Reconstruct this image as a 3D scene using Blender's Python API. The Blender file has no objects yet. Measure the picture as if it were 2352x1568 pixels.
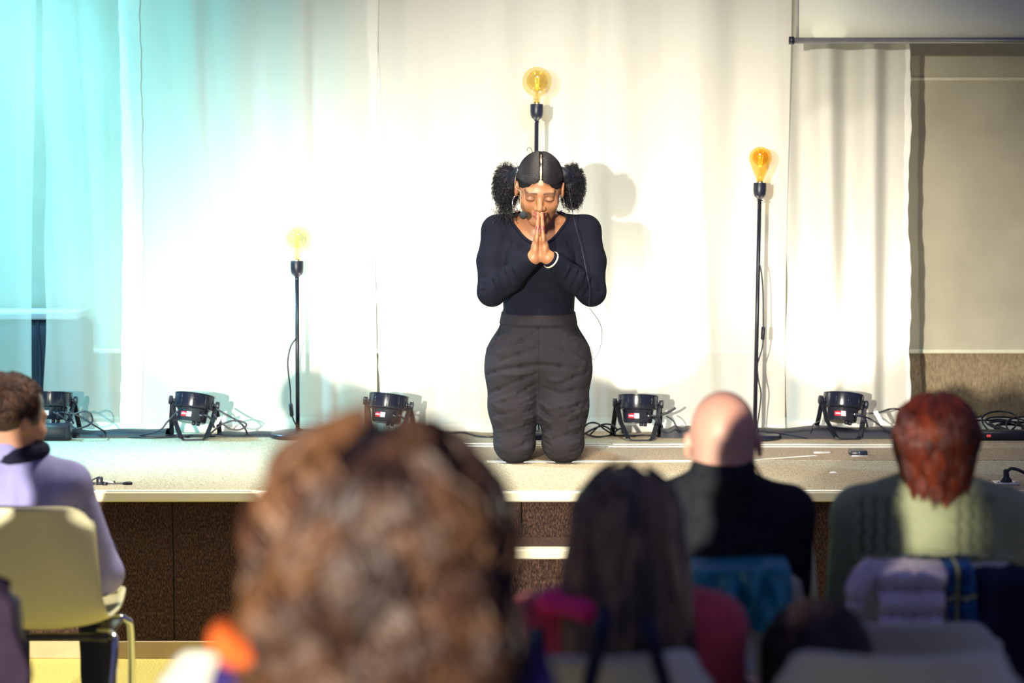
import bpy, math, random
import numpy as np
from mathutils import Vector, Matrix
from mathutils.bvhtree import BVHTree

rng = np.random.default_rng(7)
random.seed(7)
scene = bpy.context.scene
COL = scene.collection
PI = math.pi

# ---------------------------------------------------------------- camera
FPX = 4573.0                      # focal length in pixels of a 2352 x 1568 frame
CAMZ = 1.65
PITCH = math.atan(354.0 / FPX)    # horizon 354 px above the middle of the frame
cam_d = bpy.data.cameras.new('camera'); cam = bpy.data.objects.new('camera', cam_d); COL.objects.link(cam)
cam_d.sensor_width = 36.0; cam_d.lens = FPX * 36.0 / 2352.0
cam.location = (0, 0, CAMZ); cam.rotation_euler = (PI / 2 - PITCH, 0, 0)
cam_d.clip_start = 0.05; cam_d.clip_end = 100
cam_d.dof.use_dof = True; cam_d.dof.focus_distance = 7.6; cam_d.dof.aperture_fstop = 1.9; cam_d.dof.aperture_blades = 0
scene.camera = cam

# ---------------------------------------------------------------- world, lights, exposure
scene.view_settings.view_transform = 'Standard'
scene.view_settings.look = 'None'
scene.view_settings.gamma = 1.0
scene.view_settings.use_curve_mapping = False
scene.view_settings.exposure = -0.06
world = bpy.data.worlds.new('hall_ambient'); scene.world = world; world.use_nodes = True
world.node_tree.nodes['Background'].inputs[0].default_value = (0.32, 0.36, 0.80, 1)
world.node_tree.nodes['Background'].inputs[1].default_value = 0.30

def add_light(name, kind, loc, target, energy, color, **kw):
    d = bpy.data.lights.new(name, kind); o = bpy.data.objects.new(name, d); COL.objects.link(o)
    o.location = loc
    o.rotation_euler = (Vector(target) - Vector(loc)).to_track_quat('-Z', 'Y').to_euler()
    d.energy = energy; d.color = color
    for k, v in kw.items(): setattr(d, k, v)
    return o
# the follow spot that stands low behind the audience, left of the camera
add_light('follow_spot', 'SPOT', (-3.2, -6.0, 2.19), (0.15, 7.6, 0.20), 13500, (1.0, 0.92, 0.76),
          spot_size=math.radians(22.5), spot_blend=0.75, shadow_soft_size=0.07)
# fill lamp added over the front rows to brighten the foot of the curtain
add_light('curtain_fill', 'SPOT', (0.25, 5.1, 4.4), (0.20, 8.62, 0.60), 800, (1.0, 0.94, 0.80),
          spot_size=math.radians(54), spot_blend=1.0, shadow_soft_size=0.3)
# house light over the stage edge
add_light('house_light', 'SPOT', (-0.6, 6.3, 4.6), (-0.6, 6.55, 0.3), 1100, (1.0, 0.90, 0.66),
          spot_size=math.radians(50), spot_blend=0.5, shadow_soft_size=0.4)
# cyan stage wash on the left end of the curtain
add_light('cyan_wash', 'SPOT', (-3.0, 5.6, 3.3), (-2.3, 8.7, 1.7), 900, (0.22, 0.82, 0.86),
          spot_size=math.radians(60), spot_blend=1.0, shadow_soft_size=0.15)
# blue wash behind the curtain
add_light('blue_backlight', 'SPOT', (-4.0, 8.86, 3.3), (-2.2, 9.12, 1.2), 3000, (0.22, 0.70, 1.0),
          spot_size=math.radians(70), spot_blend=0.8, shadow_soft_size=0.1)

# ---------------------------------------------------------------- helpers
def ray(px, py):
    x = (px - 1176.0) / FPX; y = -(py - 784.0) / FPX
    c, s = math.cos(PITCH), math.sin(PITCH)
    return Vector((x, c + y * s, y * c - s))
def P(px, py, Y):
    d = ray(px, py); return Vector((0, 0, CAMZ)) + d * (Y / d.y)
HS = P(1237, 1064, 7.62).z        # height of the stage floor
def G(px, py, z=None):
    z = HS if z is None else z
    d = ray(px, py); return Vector((0, 0, CAMZ)) + d * ((z - CAMZ) / d.z)

def tag(o, label=None, cat=None, group=None, kind=None):
    if label: o['label'] = label
    if cat: o['category'] = cat
    if group: o['group'] = group
    if kind: o['kind'] = kind
    return o
def thing(name, label, cat, loc=(0, 0, 0), rz=0.0, group=None):
    o = bpy.data.objects.new(name, None); COL.objects.link(o); o.empty_display_size = 0.1
    o.location = loc; o.rotation_euler = (0, 0, rz)
    return tag(o, label, cat, group)
def copy_tree(o, parent=None):
    c = o.copy(); COL.objects.link(c); c.parent = parent
    for ch in list(o.children): copy_tree(ch, c)
    return c
def root_loc(o):
    v = Vector((0, 0, 0))
    while o is not None: v += o.location; o = o.parent
    return v

class MB:
    def __init__(s): s.v = []; s.f = []; s.c = None
    def quads(s, verts, faces):
        b = len(s.v); s.v += [tuple(x) for x in verts]; s.f += [tuple(i + b for i in f) for f in faces]; return s
    def box(s, lo, hi, R=None, c=None, bev=0.0):
        lo = Vector(lo); hi = Vector(hi)
        if bev > 0:
            pts = []; fs = []
            ctr = (lo + hi) / 2; h = (hi - lo) / 2
            b = min(bev, h.x * .9, h.y * .9, h.z * .9)
            idx = {}
            for sx in (-1, 1):
                for sy in (-1, 1):
                    for sz in (-1, 1):
                        for a in range(3):
                            q = [sx * (h.x - b), sy * (h.y - b), sz * (h.z - b)]
                            q[a] += (sx, sy, sz)[a] * b
                            idx[(sx, sy, sz, a)] = len(pts); pts.append(ctr + Vector(q))
            def F(*k): fs.append([idx[i] for i in k])
            for sgn in (-1, 1):
                o = [(-1, -1), (1, -1), (1, 1), (-1, 1)]
                if sgn < 0: o = o[::-1]
                F(*[(sgn, a, b2, 0) for a, b2 in o]); F(*[(b2, sgn, a, 1) for a, b2 in o]); F(*[(a, b2, sgn, 2) for a, b2 in o])
            for a in (-1, 1):
                for b2 in (-1, 1):
                    q = [(-1, a, b2, 1), (1, a, b2, 1), (1, a, b2, 2), (-1, a, b2, 2)]; F(*(q if a * b2 < 0 else q[::-1]))
                    q = [(a, -1, b2, 0), (a, 1, b2, 0), (a, 1, b2, 2), (a, -1, b2, 2)]; F(*(q if a * b2 > 0 else q[::-1]))
                    q = [(a, b2, -1, 0), (a, b2, 1, 0), (a, b2, 1, 1), (a, b2, -1, 1)]; F(*(q if a * b2 < 0 else q[::-1]))
                    for c3 in (-1, 1):
                        q = [(a, b2, c3, 0), (a, b2, c3, 1), (a, b2, c3, 2)]; F(*(q if a * b2 * c3 > 0 else q[::-1]))
        else:
            pts = [Vector((x, y, z)) for x in (lo.x, hi.x) for y in (lo.y, hi.y) for z in (lo.z, hi.z)]
            fs = [(0, 1, 3, 2), (4, 6, 7, 5), (0, 4, 5, 1), (2, 3, 7, 6), (0, 2, 6, 4), (1, 5, 7, 3)]
        if R is not None:
            cc = Vector(c) if c is not None else (lo + hi) / 2
            pts = [cc + R @ (p - cc) for p in pts]
        return s.quads(pts, fs)
    def tube(s, path, r, sides=8, closed=False, cap=True):
        path = [Vector(p) for p in path]; n = len(path)
        rs = r if hasattr(r, '__len__') else [r] * n
        prev = None; rings = []
        for i in range(n):
            a = path[(i - 1) % n] if (closed or i > 0) else path[0]
            b = path[(i + 1) % n] if (closed or i < n - 1) else path[-1]
            t = (b - a)
            t = t.normalized() if t.length > 1e-9 else Vector((0, 0, 1))
            if prev is None:
                ref = Vector((0, 0, 1)) if abs(t.z) < .9 else Vector((1, 0, 0))
                u = t.cross(ref).normalized()
            else:
                u = (prev - t * prev.dot(t))
                u = u.normalized() if u.length > 1e-6 else t.orthogonal().normalized()
            prev = u; w = t.cross(u)
            rings.append([path[i] + (u * math.cos(k * 2 * PI / sides) + w * math.sin(k * 2 * PI / sides)) * rs[i] for k in range(sides)])
        fs = []
        m = n if closed else n - 1
        for i in range(m):
            for k in range(sides):
                k2 = (k + 1) % sides; j = (i + 1) % n
                fs.append((i * sides + k, i * sides + k2, j * sides + k2, j * sides + k))
        pts = [p for ring in rings for p in ring]
        if cap and not closed:
            fs.append(tuple(range(sides))[::-1]); fs.append(tuple((n - 1) * sides + k for k in range(sides)))
        return s.quads(pts, fs)
    def lathe(s, prof, c=(0, 0, 0), n=24, R=None, cap=True):
        c = Vector(c); pts = []; fs = []
        for r, z in prof:
            for k in range(n):
                q = Vector((r * math.cos(2 * PI * k / n), r * math.sin(2 * PI * k / n), z))
                pts.append(c + (R @ q if R is not None else q))
        m = len(prof)
        for i in range(m - 1):
            for k in range(n):
                k2 = (k + 1) % n
                fs.append((i * n + k, i * n + k2, (i + 1) * n + k2, (i + 1) * n + k))
        if cap:
            fs.append(tuple(range(n))[::-1]); fs.append(tuple((m - 1) * n + k for k in range(n)))
        return s.quads(pts, fs)
    def ball(s, c, r, n=12, R=None):
        r = r if hasattr(r, '__len__') else (r, r, r)
        c = Vector(c); pts = []; fs = []; m = n // 2
        for i in range(m + 1):
            th = PI * (i + .02 if i == 0 else (i - .02 if i == m else i)) / m
            for k in range(n):
                q = Vector((r[0] * math.sin(th) * math.cos(2 * PI * k / n), r[1] * math.sin(th) * math.sin(2 * PI * k / n), r[2] * math.cos(th)))
                pts.append(c + (R @ q if R is not None else q))
        for i in range(m):
            for k in range(n):
                k2 = (k + 1) % n; fs.append((i * n + k, (i + 1) * n + k, (i + 1) * n + k2, i * n + k2))
        fs.append(tuple(range(n))); fs.append(tuple(m * n + k for k in range(n))[::-1])
        return s.quads(pts, fs)
    def grid(s, fn, nu, nv, thick=0.0, tdir=None):
        pts = [[Vector(fn(i / nu, j / nv)) for j in range(nv + 1)] for i in range(nu + 1)]
        W = nv + 1
        flat = [p for r in pts for p in r]
        fs = [(i * W + j, (i + 1) * W + j, (i + 1) * W + j + 1, i * W + j + 1) for i in range(nu) for j in range(nv)]
        if thick:
            nrm = []
            for i in range(nu + 1):
                for j in range(nv + 1):
                    a = pts[min(i + 1, nu)][j] - pts[max(i - 1, 0)][j]; b = pts[i][min(j + 1, nv)] - pts[i][max(j - 1, 0)]
                    q = a.cross(b); nrm.append(q.normalized() if q.length > 1e-12 else Vector((0, -1, 0)))
            N = len(flat)
            back = [p - q * thick for p, q in zip(flat, nrm)]
            fs2 = [tuple(N + i for i in f[::-1]) for f in fs]
            edge = [(i, 0) for i in range(nu + 1)] + [(nu, j) for j in range(1, nv + 1)] + [(i, nv) for i in range(nu - 1, -1, -1)] + [(0, j) for j in range(nv - 1, 0, -1)]
            e = [i * W + j for i, j in edge]
            for a, b in zip(e, e[1:] + e[:1]): fs2.append((b, a, N + a, N + b))
            return s.quads(flat + back, fs + fs2)
        return s.quads(flat, fs)
    def npmesh(s, v, f, c=None):
        b = len(s.v); s.v += v.tolist(); s.f += (np.asarray(f) + b).tolist()
        if c is not None:
            if s.c is None: s.c = []
            s.c += c.tolist()
        return s
    def build(s, name, mat, parent=None, smooth=True, world=True, autosmooth=None):
        me = bpy.data.meshes.new(name)
        off = root_loc(parent) if (parent is not None and world) else Vector((0, 0, 0))
        if off.length > 0:
            vv = np.asarray([tuple(x) for x in s.v], dtype=np.float64) - np.array(off)
            me.from_pydata(vv.tolist(), [], s.f)
        else:
            me.from_pydata(s.v, [], s.f)
        me.update()
        if mat is not None: me.materials.append(mat)
        if smooth: me.polygons.foreach_set('use_smooth', np.ones(len(me.polygons), dtype=bool))
        if smooth and autosmooth:
            try: me.set_sharp_from_angle(angle=math.radians(autosmooth))
            except Exception: pass
        if s.c is not None:
            at = me.color_attributes.new('Col', 'FLOAT_COLOR', 'POINT')
            cc = np.ones((len(s.v), 4), dtype=np.float32); cc[:, :3] = np.asarray(s.c, dtype=np.float32)
            at.data.foreach_set('color', cc.ravel())
        o = bpy.data.objects.new(name, me); COL.objects.link(o)
        if parent is not None: o.parent = parent
        return o

def tubes_np(paths, rad, sides=3):
    """many thin tubes at once: paths (N,K,3), rad (N,K) -> verts, faces"""
    N, K, _ = paths.shape
    t = np.gradient(paths, axis=1); t /= np.linalg.norm(t, axis=2, keepdims=True) + 1e-9
    ref = np.where(np.abs(t[..., 2:3]) < .8, np.array([0, 0, 1.0]), np.array([1.0, 0, 0]))
    u = np.cross(t, ref); u /= np.linalg.norm(u, axis=2, keepdims=True) + 1e-9
    w = np.cross(t, u)
    ang = np.arange(sides) * 2 * PI / sides
    v = paths[:, :, None, :] + rad[:, :, None, None] * (u[:, :, None, :] * np.cos(ang)[None, None, :, None] + w[:, :, None, :] * np.sin(ang)[None, None, :, None])
    idx = np.arange(N * K * sides).reshape(N, K, sides)
    a = idx[:, :-1, :]; b = np.roll(idx, -1, axis=2)[:, :-1, :]; c = np.roll(idx, -1, axis=2)[:, 1:, :]; d = idx[:, 1:, :]
    f = np.stack([a, b, c, d], axis=-1).reshape(-1, 4)
    return v.reshape(-1, 3), f

def spline(pts, n=24):
    """Catmull-Rom through the points"""
    pts = [Vector(p) for p in pts]; q = [pts[0] * 2 - pts[1]] + pts + [pts[-1] * 2 - pts[-2]]
    out = []; m = len(pts) - 1
    for i in range(n + 1):
        s = i / n * m; k = min(int(s), m - 1); t = s - k
        a, b, c, d = q[k], q[k + 1], q[k + 2], q[k + 3]
        out.append(0.5 * ((2 * b) + (c - a) * t + (2 * a - 5 * b + 4 * c - d) * t * t + (3 * b - a - 3 * c + d) * t ** 3))
    return out

# ---------------------------------------------------------------- signed distance bodies
class SDF:
    def __init__(s, lo, hi, h):
        s.lo = np.array(lo, float); s.h = h
        n = np.ceil((np.array(hi, float) - s.lo) / h).astype(int) + 1
        s.n = n; s.ax = [s.lo[i] + h * np.arange(n[i]) for i in range(3)]
        s.d = np.full(n, 0.5, dtype=np.float32)
    def _w(s, lo, hi):
        sl = []
        for i in range(3):
            a = int(np.clip(np.floor((lo[i] - s.lo[i]) / s.h), 0, s.n[i])); b = int(np.clip(np.ceil((hi[i] - s.lo[i]) / s.h) + 1, 0, s.n[i]))
            if b <= a: return None, None
            sl.append(slice(a, b))
        X, Y, Z = np.meshgrid(s.ax[0][sl[0]], s.ax[1][sl[1]], s.ax[2][sl[2]], indexing='ij')
        return tuple(sl), (X, Y, Z)
    def _put(s, sl, p, k, sub):
        d = s.d[sl]
        if sub:
            p = -p
            if k > 0:
                hh = np.clip(.5 - .5 * (d - p) / k, 0, 1); s.d[sl] = d + (p - d) * hh + k * hh * (1 - hh)
            else: s.d[sl] = np.maximum(d, p)
        else:
            if k > 0:
                hh = np.clip(.5 + .5 * (p - d) / k, 0, 1); s.d[sl] = p + (d - p) * hh - k * hh * (1 - hh)
            else: s.d[sl] = np.minimum(d, p)
    def ell(s, c, r, R=None, k=0.02, sub=False):
        c = np.array(c, float); r = np.array(r, float); m = r.max() + k + 4 * s.h
        sl, g = s._w(c - m, c + m)
        if sl is None: return s
        p = np.stack([g[0] - c[0], g[1] - c[1], g[2] - c[2]], -1)
        if R is not None: p = p @ np.array(R)          # columns of R are the local axes
        k0 = np.sqrt(((p / r) ** 2).sum(-1)); k1 = np.sqrt(((p / r ** 2) ** 2).sum(-1)) + 1e-9
        s._put(sl, (k0 * (k0 - 1) / k1).astype(np.float32), k, sub); return s
    def cone(s, a, b, ra, rb, k=0.02, sub=False, sq=None):
        a = np.array(a, float); b = np.array(b, float); m = max(ra, rb) * (max(sq) if sq is not None else 1) + k + 4 * s.h
        sl, g = s._w(np.minimum(a, b) - m, np.maximum(a, b) + m)
        if sl is None: return s
        ab = b - a; p = np.stack([g[0] - a[0], g[1] - a[1], g[2] - a[2]], -1)
        t = np.clip((p @ ab) / (ab @ ab + 1e-12), 0, 1)
        q = p - t[..., None] * ab
        if sq is not None: q = q / np.array(sq)
        s._put(sl, (np.linalg.norm(q, axis=-1) - (ra + (rb - ra) * t)).astype(np.float32), k, sub); return s
    def chain(s, pts, rs, k=0.02, sub=False):
        for i in range(len(pts) - 1): s.cone(pts[i], pts[i + 1], rs[i], rs[i + 1], k, sub)
        return s
    def mesh(s):
        d = s.d; m = d < 0
        m[0] = m[-1] = False; m[:, 0] = m[:, -1] = False; m[:, :, 0] = m[:, :, -1] = False
        d = np.where(m, d, np.maximum(d, 1e-5))
        c = np.zeros(tuple(s.n - 1), np.int8)
        for i in (0, 1):
            for j in (0, 1):
                for k in (0, 1):
                    c += m[i:s.n[0] - 1 + i, j:s.n[1] - 1 + j, k:s.n[2] - 1 + k]
        act = (c > 0) & (c < 8); I = np.argwhere(act)
        idx = np.full(act.shape, -1, np.int64); idx[act] = np.arange(len(I))
        cor = np.array([(i, j, k) for i in (0, 1) for j in (0, 1) for k in (0, 1)])
        V = np.stack([d[I[:, 0] + q[0], I[:, 1] + q[1], I[:, 2] + q[2]] for q in cor], 1)
        acc = np.zeros((len(I), 3)); cnt = np.zeros(len(I))
        for a in range(8):
            for b in range(a + 1, 8):
                if np.abs(cor[a] - cor[b]).sum() != 1: continue
                va, vb = V[:, a], V[:, b]; x = (va < 0) != (vb < 0)
                t = np.where(x, va / np.where(x, va - vb, 1), 0)
                acc += np.where(x[:, None], cor[a] + t[:, None] * (cor[b] - cor[a]), 0); cnt += x
        verts = s.lo + s.h * (I + acc / cnt[:, None])
        F = []
        for ax in range(3):
            u, w = (ax + 1) % 3, (ax + 2) % 3
            s0 = [slice(1, -1)] * 3; s1 = [slice(1, -1)] * 3; s0[ax] = slice(0, -1); s1[ax] = slice(1, None)
            A = m[tuple(s0)]; ed = A != m[tuple(s1)]
            e = np.argwhere(ed); ins = A[ed]
            off = np.array([1, 1, 1]); off[ax] = 0; e = e + off
            def cell(du, dw):
                q = e.copy(); q[:, u] += du; q[:, w] += dw; return idx[q[:, 0], q[:, 1], q[:, 2]]
            quad = np.stack([cell(-1, -1), cell(0, -1), cell(0, 0), cell(-1, 0)], 1)
            quad[~ins] = quad[~ins][:, ::-1]
            F.append(quad)
        F = np.concatenate(F); F = F[(F >= 0).all(1)]
        return verts, F

def vnormals(v, f):
    n = np.cross(v[f[:, 2]] - v[f[:, 0]], v[f[:, 3]] - v[f[:, 1]])
    out = np.zeros_like(v)
    for i in range(4): np.add.at(out, f[:, i], n)
    return out / (np.linalg.norm(out, axis=1, keepdims=True) + 1e-12)
def relax(v, f, it=2, lam=.5):
    for _ in range(it):
        acc = np.zeros_like(v); cnt = np.zeros(len(v))
        for i in range(4):
            a, b = f[:, i], f[:, (i + 1) % 4]
            np.add.at(acc, a, v[b]); np.add.at(cnt, a, 1); np.add.at(acc, b, v[a]); np.add.at(cnt, b, 1)
        v = v + lam * (acc / np.maximum(cnt, 1)[:, None] - v)
    return v
def vnoise(p, seed=0, octaves=3, freq=8.0):
    r = np.random.default_rng(seed); out = np.zeros(len(p)); a = 1.0
    for o in range(octaves):
        for _ in range(4):
            k = r.normal(size=3); k *= freq / np.linalg.norm(k); out += a * np.sin(p @ k + r.uniform(0, 6.28))
        freq *= 2.0; a *= .5
    return out / 4
def creases(v, n, segs):
    """soft cloth folds: each seg (a, b, width, height) pushes a ridge (+) or a groove (-)"""
    d = np.zeros(len(v))
    for a, b, w, h in segs:
        a = np.array(a, float); b = np.array(b, float); ab = b - a
        t = np.clip(((v - a) @ ab) / (ab @ ab), 0, 1); q = np.linalg.norm(v - a - t[:, None] * ab, axis=1)
        d += h * np.exp(-(q / w) ** 2)
    return v + n * d[:, None]

# ---------------------------------------------------------------- materials
def new_mat(name):
    m = bpy.data.materials.new(name); m.use_nodes = True
    return m, m.node_tree, m.node_tree.nodes['Principled BSDF']
def L(nt, a, b): nt.links.new(a, b)
def rgb(c): return (c[0], c[1], c[2], 1)
def srgb(r, g, b):
    f = lambda u: (u / 255 / 12.92) if u / 255 <= .04045 else ((u / 255 + .055) / 1.055) ** 2.4
    return (f(r), f(g), f(b))
def M(name, col, rough=.6, metal=0.0, var=0.15, scale=18.0, col2=None, bump=0.0, bscale=250.0, stretch=(1, 1, 1),
      sss=0.0, sheen=0.0, attr=False, spec=None, detail=4.0, contrast=None, coat=0.0, emit=None):
    m, nt, bs = new_mat(name)
    tc = nt.nodes.new('ShaderNodeTexCoord'); mp = nt.nodes.new('ShaderNodeMapping'); mp.inputs['Scale'].default_value = stretch
    L(nt, tc.outputs['Object'], mp.inputs['Vector'])
    no = nt.nodes.new('ShaderNodeTexNoise'); no.inputs['Scale'].default_value = scale; no.inputs['Detail'].default_value = detail
    L(nt, mp.outputs['Vector'], no.inputs['Vector'])
    cr = nt.nodes.new('ShaderNodeValToRGB')
    lo, hi = contrast or (.3, .7)
    cr.color_ramp.elements[0].position = lo; cr.color_ramp.elements[1].position = hi
    c2 = col2 or tuple(min(1, x * (1 + var)) for x in col)
    c1 = col if col2 else tuple(x * (1 - var) for x in col)
    cr.color_ramp.elements[0].color = rgb(c1); cr.color_ramp.elements[1].color = rgb(c2)
    L(nt, no.outputs['Fac'], cr.inputs['Fac'])
    if attr:
        at = nt.nodes.new('ShaderNodeAttribute'); at.attribute_name = 'Col'
        mx = nt.nodes.new('ShaderNodeMix'); mx.data_type = 'RGBA'; mx.blend_type = 'MULTIPLY'; mx.inputs[0].default_value = 1.0
        L(nt, at.outputs['Color'], mx.inputs[6]); L(nt, cr.outputs['Color'], mx.inputs[7]); L(nt, mx.outputs[2], bs.inputs['Base Color'])
    else: L(nt, cr.outputs['Color'], bs.inputs['Base Color'])
    bs.inputs['Roughness'].default_value = rough; bs.inputs['Metallic'].default_value = metal
    spec = .25 if spec is None and rough > .75 else spec
    if spec is not None: bs.inputs['Specular IOR Level'].default_value = spec
    if sss: bs.inputs['Subsurface Weight'].default_value = sss; bs.inputs['Subsurface Radius'].default_value = (1.0, .32, .16); bs.inputs['Subsurface Scale'].default_value = .02
    if sheen: bs.inputs['Sheen Weight'].default_value = sheen; bs.inputs['Sheen Roughness'].default_value = .5
    if coat: bs.inputs['Coat Weight'].default_value = coat
    if emit: bs.inputs['Emission Color'].default_value = rgb(emit[0]); bs.inputs['Emission Strength'].default_value = emit[1]
    if bump:
        n2 = nt.nodes.new('ShaderNodeTexNoise'); n2.inputs['Scale'].default_value = bscale; n2.inputs['Detail'].default_value = 3
        L(nt, mp.outputs['Vector'], n2.inputs['Vector'])
        bp = nt.nodes.new('ShaderNodeBump'); bp.inputs['Strength'].default_value = bump; bp.inputs['Distance'].default_value = .004
        L(nt, n2.outputs['Fac'], bp.inputs['Height']); L(nt, bp.outputs['Normal'], bs.inputs['Normal'])
    return m
def knit(name, col, freq=140.0, diag=False, strength=.8, rough=.9, col2=None):
    m, nt, bs = new_mat(name)
    tc = nt.nodes.new('ShaderNodeTexCoord')
    w1 = nt.nodes.new('ShaderNodeTexWave'); w1.bands_direction = 'X'; w1.inputs['Scale'].default_value = freq; w1.inputs['Distortion'].default_value = 1.5 if not diag else .4
    w2 = nt.nodes.new('ShaderNodeTexWave'); w2.bands_direction = 'Z'; w2.inputs['Scale'].default_value = freq * .8; w2.inputs['Distortion'].default_value = .4
    for w in (w1, w2): L(nt, tc.outputs['Object'], w.inputs['Vector'])
    mu = nt.nodes.new('ShaderNodeMath'); mu.operation = 'MULTIPLY'
    L(nt, w1.outputs['Fac'], mu.inputs[0]); L(nt, w2.outputs['Fac'], mu.inputs[1])
    no = nt.nodes.new('ShaderNodeTexNoise'); no.inputs['Scale'].default_value = 35; L(nt, tc.outputs['Object'], no.inputs['Vector'])
    mx = nt.nodes.new('ShaderNodeMix'); mx.data_type = 'RGBA'
    c2 = col2 or tuple(x * 1.5 for x in col)
    mx.inputs[6].default_value = rgb(tuple(x * .75 for x in col)); mx.inputs[7].default_value = rgb(c2)
    ad = nt.nodes.new('ShaderNodeMath'); ad.operation = 'MULTIPLY'; L(nt, mu.outputs[0], ad.inputs[0]); L(nt, no.outputs['Fac'], ad.inputs[1])
    a2 = nt.nodes.new('ShaderNodeMath'); a2.operation = 'MULTIPLY'; a2.inputs[1].default_value = 1.8; L(nt, ad.outputs[0], a2.inputs[0])
    L(nt, a2.outputs[0], mx.inputs[0]); L(nt, mx.outputs[2], bs.inputs['Base Color'])
    bp = nt.nodes.new('ShaderNodeBump'); bp.inputs['Strength'].default_value = strength; bp.inputs['Distance'].default_value = .004
    L(nt, mu.outputs[0], bp.inputs['Height']); L(nt, bp.outputs['Normal'], bs.inputs['Normal'])
    bs.inputs['Roughness'].default_value = rough; bs.inputs['Specular IOR Level'].default_value = .2
    return m
def sheer(name, col, see=.22, trans=.3):
    m, nt, bs = new_mat(name); nt.nodes.remove(bs)
    out = nt.nodes['Material Output']
    tc = nt.nodes.new('ShaderNodeTexCoord')
    no = nt.nodes.new('ShaderNodeTexNoise'); no.inputs['Scale'].default_value = 3; L(nt, tc.outputs['Object'], no.inputs['Vector'])
    wv = nt.nodes.new('ShaderNodeTexWave'); wv.bands_direction = 'Z'; wv.inputs['Scale'].default_value = 260; L(nt, tc.outputs['Object'], wv.inputs['Vector'])
    mx = nt.nodes.new('ShaderNodeMix'); mx.data_type = 'RGBA'; mx.inputs[6].default_value = rgb(tuple(c * .95 for c in col)); mx.inputs[7].default_value = rgb(col)
    L(nt, no.outputs['Fac'], mx.inputs[0])
    bp = nt.nodes.new('ShaderNodeBump'); bp.inputs['Strength'].default_value = .12; bp.inputs['Distance'].default_value = .002; L(nt, wv.outputs['Fac'], bp.inputs['Height'])
    di = nt.nodes.new('ShaderNodeBsdfDiffuse'); tl = nt.nodes.new('ShaderNodeBsdfTranslucent'); tp = nt.nodes.new('ShaderNodeBsdfTransparent')
    L(nt, mx.outputs[2], di.inputs['Color']); L(nt, mx.outputs[2], tl.inputs['Color']); L(nt, bp.outputs['Normal'], di.inputs['Normal'])
    m1 = nt.nodes.new('ShaderNodeMixShader'); m1.inputs[0].default_value = trans; L(nt, di.outputs[0], m1.inputs[1]); L(nt, tl.outputs[0], m1.inputs[2])
    m2 = nt.nodes.new('ShaderNodeMixShader'); m2.inputs[0].default_value = see; L(nt, m1.outputs[0], m2.inputs[1]); L(nt, tp.outputs[0], m2.inputs[2])
    L(nt, m2.outputs[0], out.inputs['Surface'])
    return m
def bulb_glass(name, tint):
    m, nt, bs = new_mat(name); nt.nodes.remove(bs); out = nt.nodes['Material Output']
    tp = nt.nodes.new('ShaderNodeBsdfTransparent'); tp.inputs['Color'].default_value = rgb(tint)
    gl = nt.nodes.new('ShaderNodeBsdfGlossy'); gl.inputs['Roughness'].default_value = .03; gl.inputs['Color'].default_value = (1, .9, .7, 1)
    mx = nt.nodes.new('ShaderNodeMixShader'); mx.inputs[0].default_value = .07; L(nt, tp.outputs[0], mx.inputs[1]); L(nt, gl.outputs[0], mx.inputs[2])
    L(nt, mx.outputs[0], out.inputs['Surface'])
    return m

m_black = M('black_plastic', srgb(30, 33, 48), .38, var=.12, scale=40)
m_blackmat = M('black_rubber', srgb(17, 19, 32), .55, var=.15, scale=30)
m_blacksteel = M('black_painted_steel', srgb(30, 32, 46), .32, var=.1, scale=50)
m_chrome = M('chrome_tube', (.6, .62, .66), .12, metal=1.0, var=.05)
m_alu = M('aluminium_strip', (.85, .85, .82), .32, metal=.6, var=.08, scale=60)
m_white = M('white_plastic', (.78, .78, .74), .45, var=.05)
# ================================================================= the setting
YC, YW = 8.62, 9.14               # curtain plane, back wall
YE = G(600, 1131).y               # front edge of the stage
def X(px, Y): return P(px, 600, Y).x

m_floor = M('yellow_carpet', (.62, .52, .13), .95, scale=160, col2=(.86, .76, .26), contrast=(.35, .6), bump=.6, bscale=300)
m_stage = M('tan_carpet', (.27, .215, .14), .95, scale=230, col2=(.60, .51, .36), contrast=(.36, .58), bump=.7, bscale=320, detail=2)
m_brown = M('brown_needle_felt', (.022, .010, .010), .97, scale=260, col2=(.14, .082, .05), contrast=(.42, .80), stretch=(1, 1, .35), bump=.6, bscale=200, detail=3)
m_trim = M('cream_nosing', (.74, .70, .52), .5, var=.05, scale=8)
m_base = M('beige_baseboard', (.47, .36, .19), .6, var=.1, scale=10)
m_wall = M('cream_wall', (.38, .35, .265), .8, var=.08, scale=5, bump=.05, bscale=80)
m_felt = M('brown_wall_felt', (.17, .125, .075), .95, scale=120, col2=(.30, .235, .15), stretch=(1, 1, .4), bump=.4, bscale=220)
m_ledge = M('wall_ledge_paint', (.6, .56, .42), .5, var=.05)

o = MB().box((-7, -4, -.1), (7, 10, 0)).build('floor', m_floor, smooth=False); tag(o, kind='structure')
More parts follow.
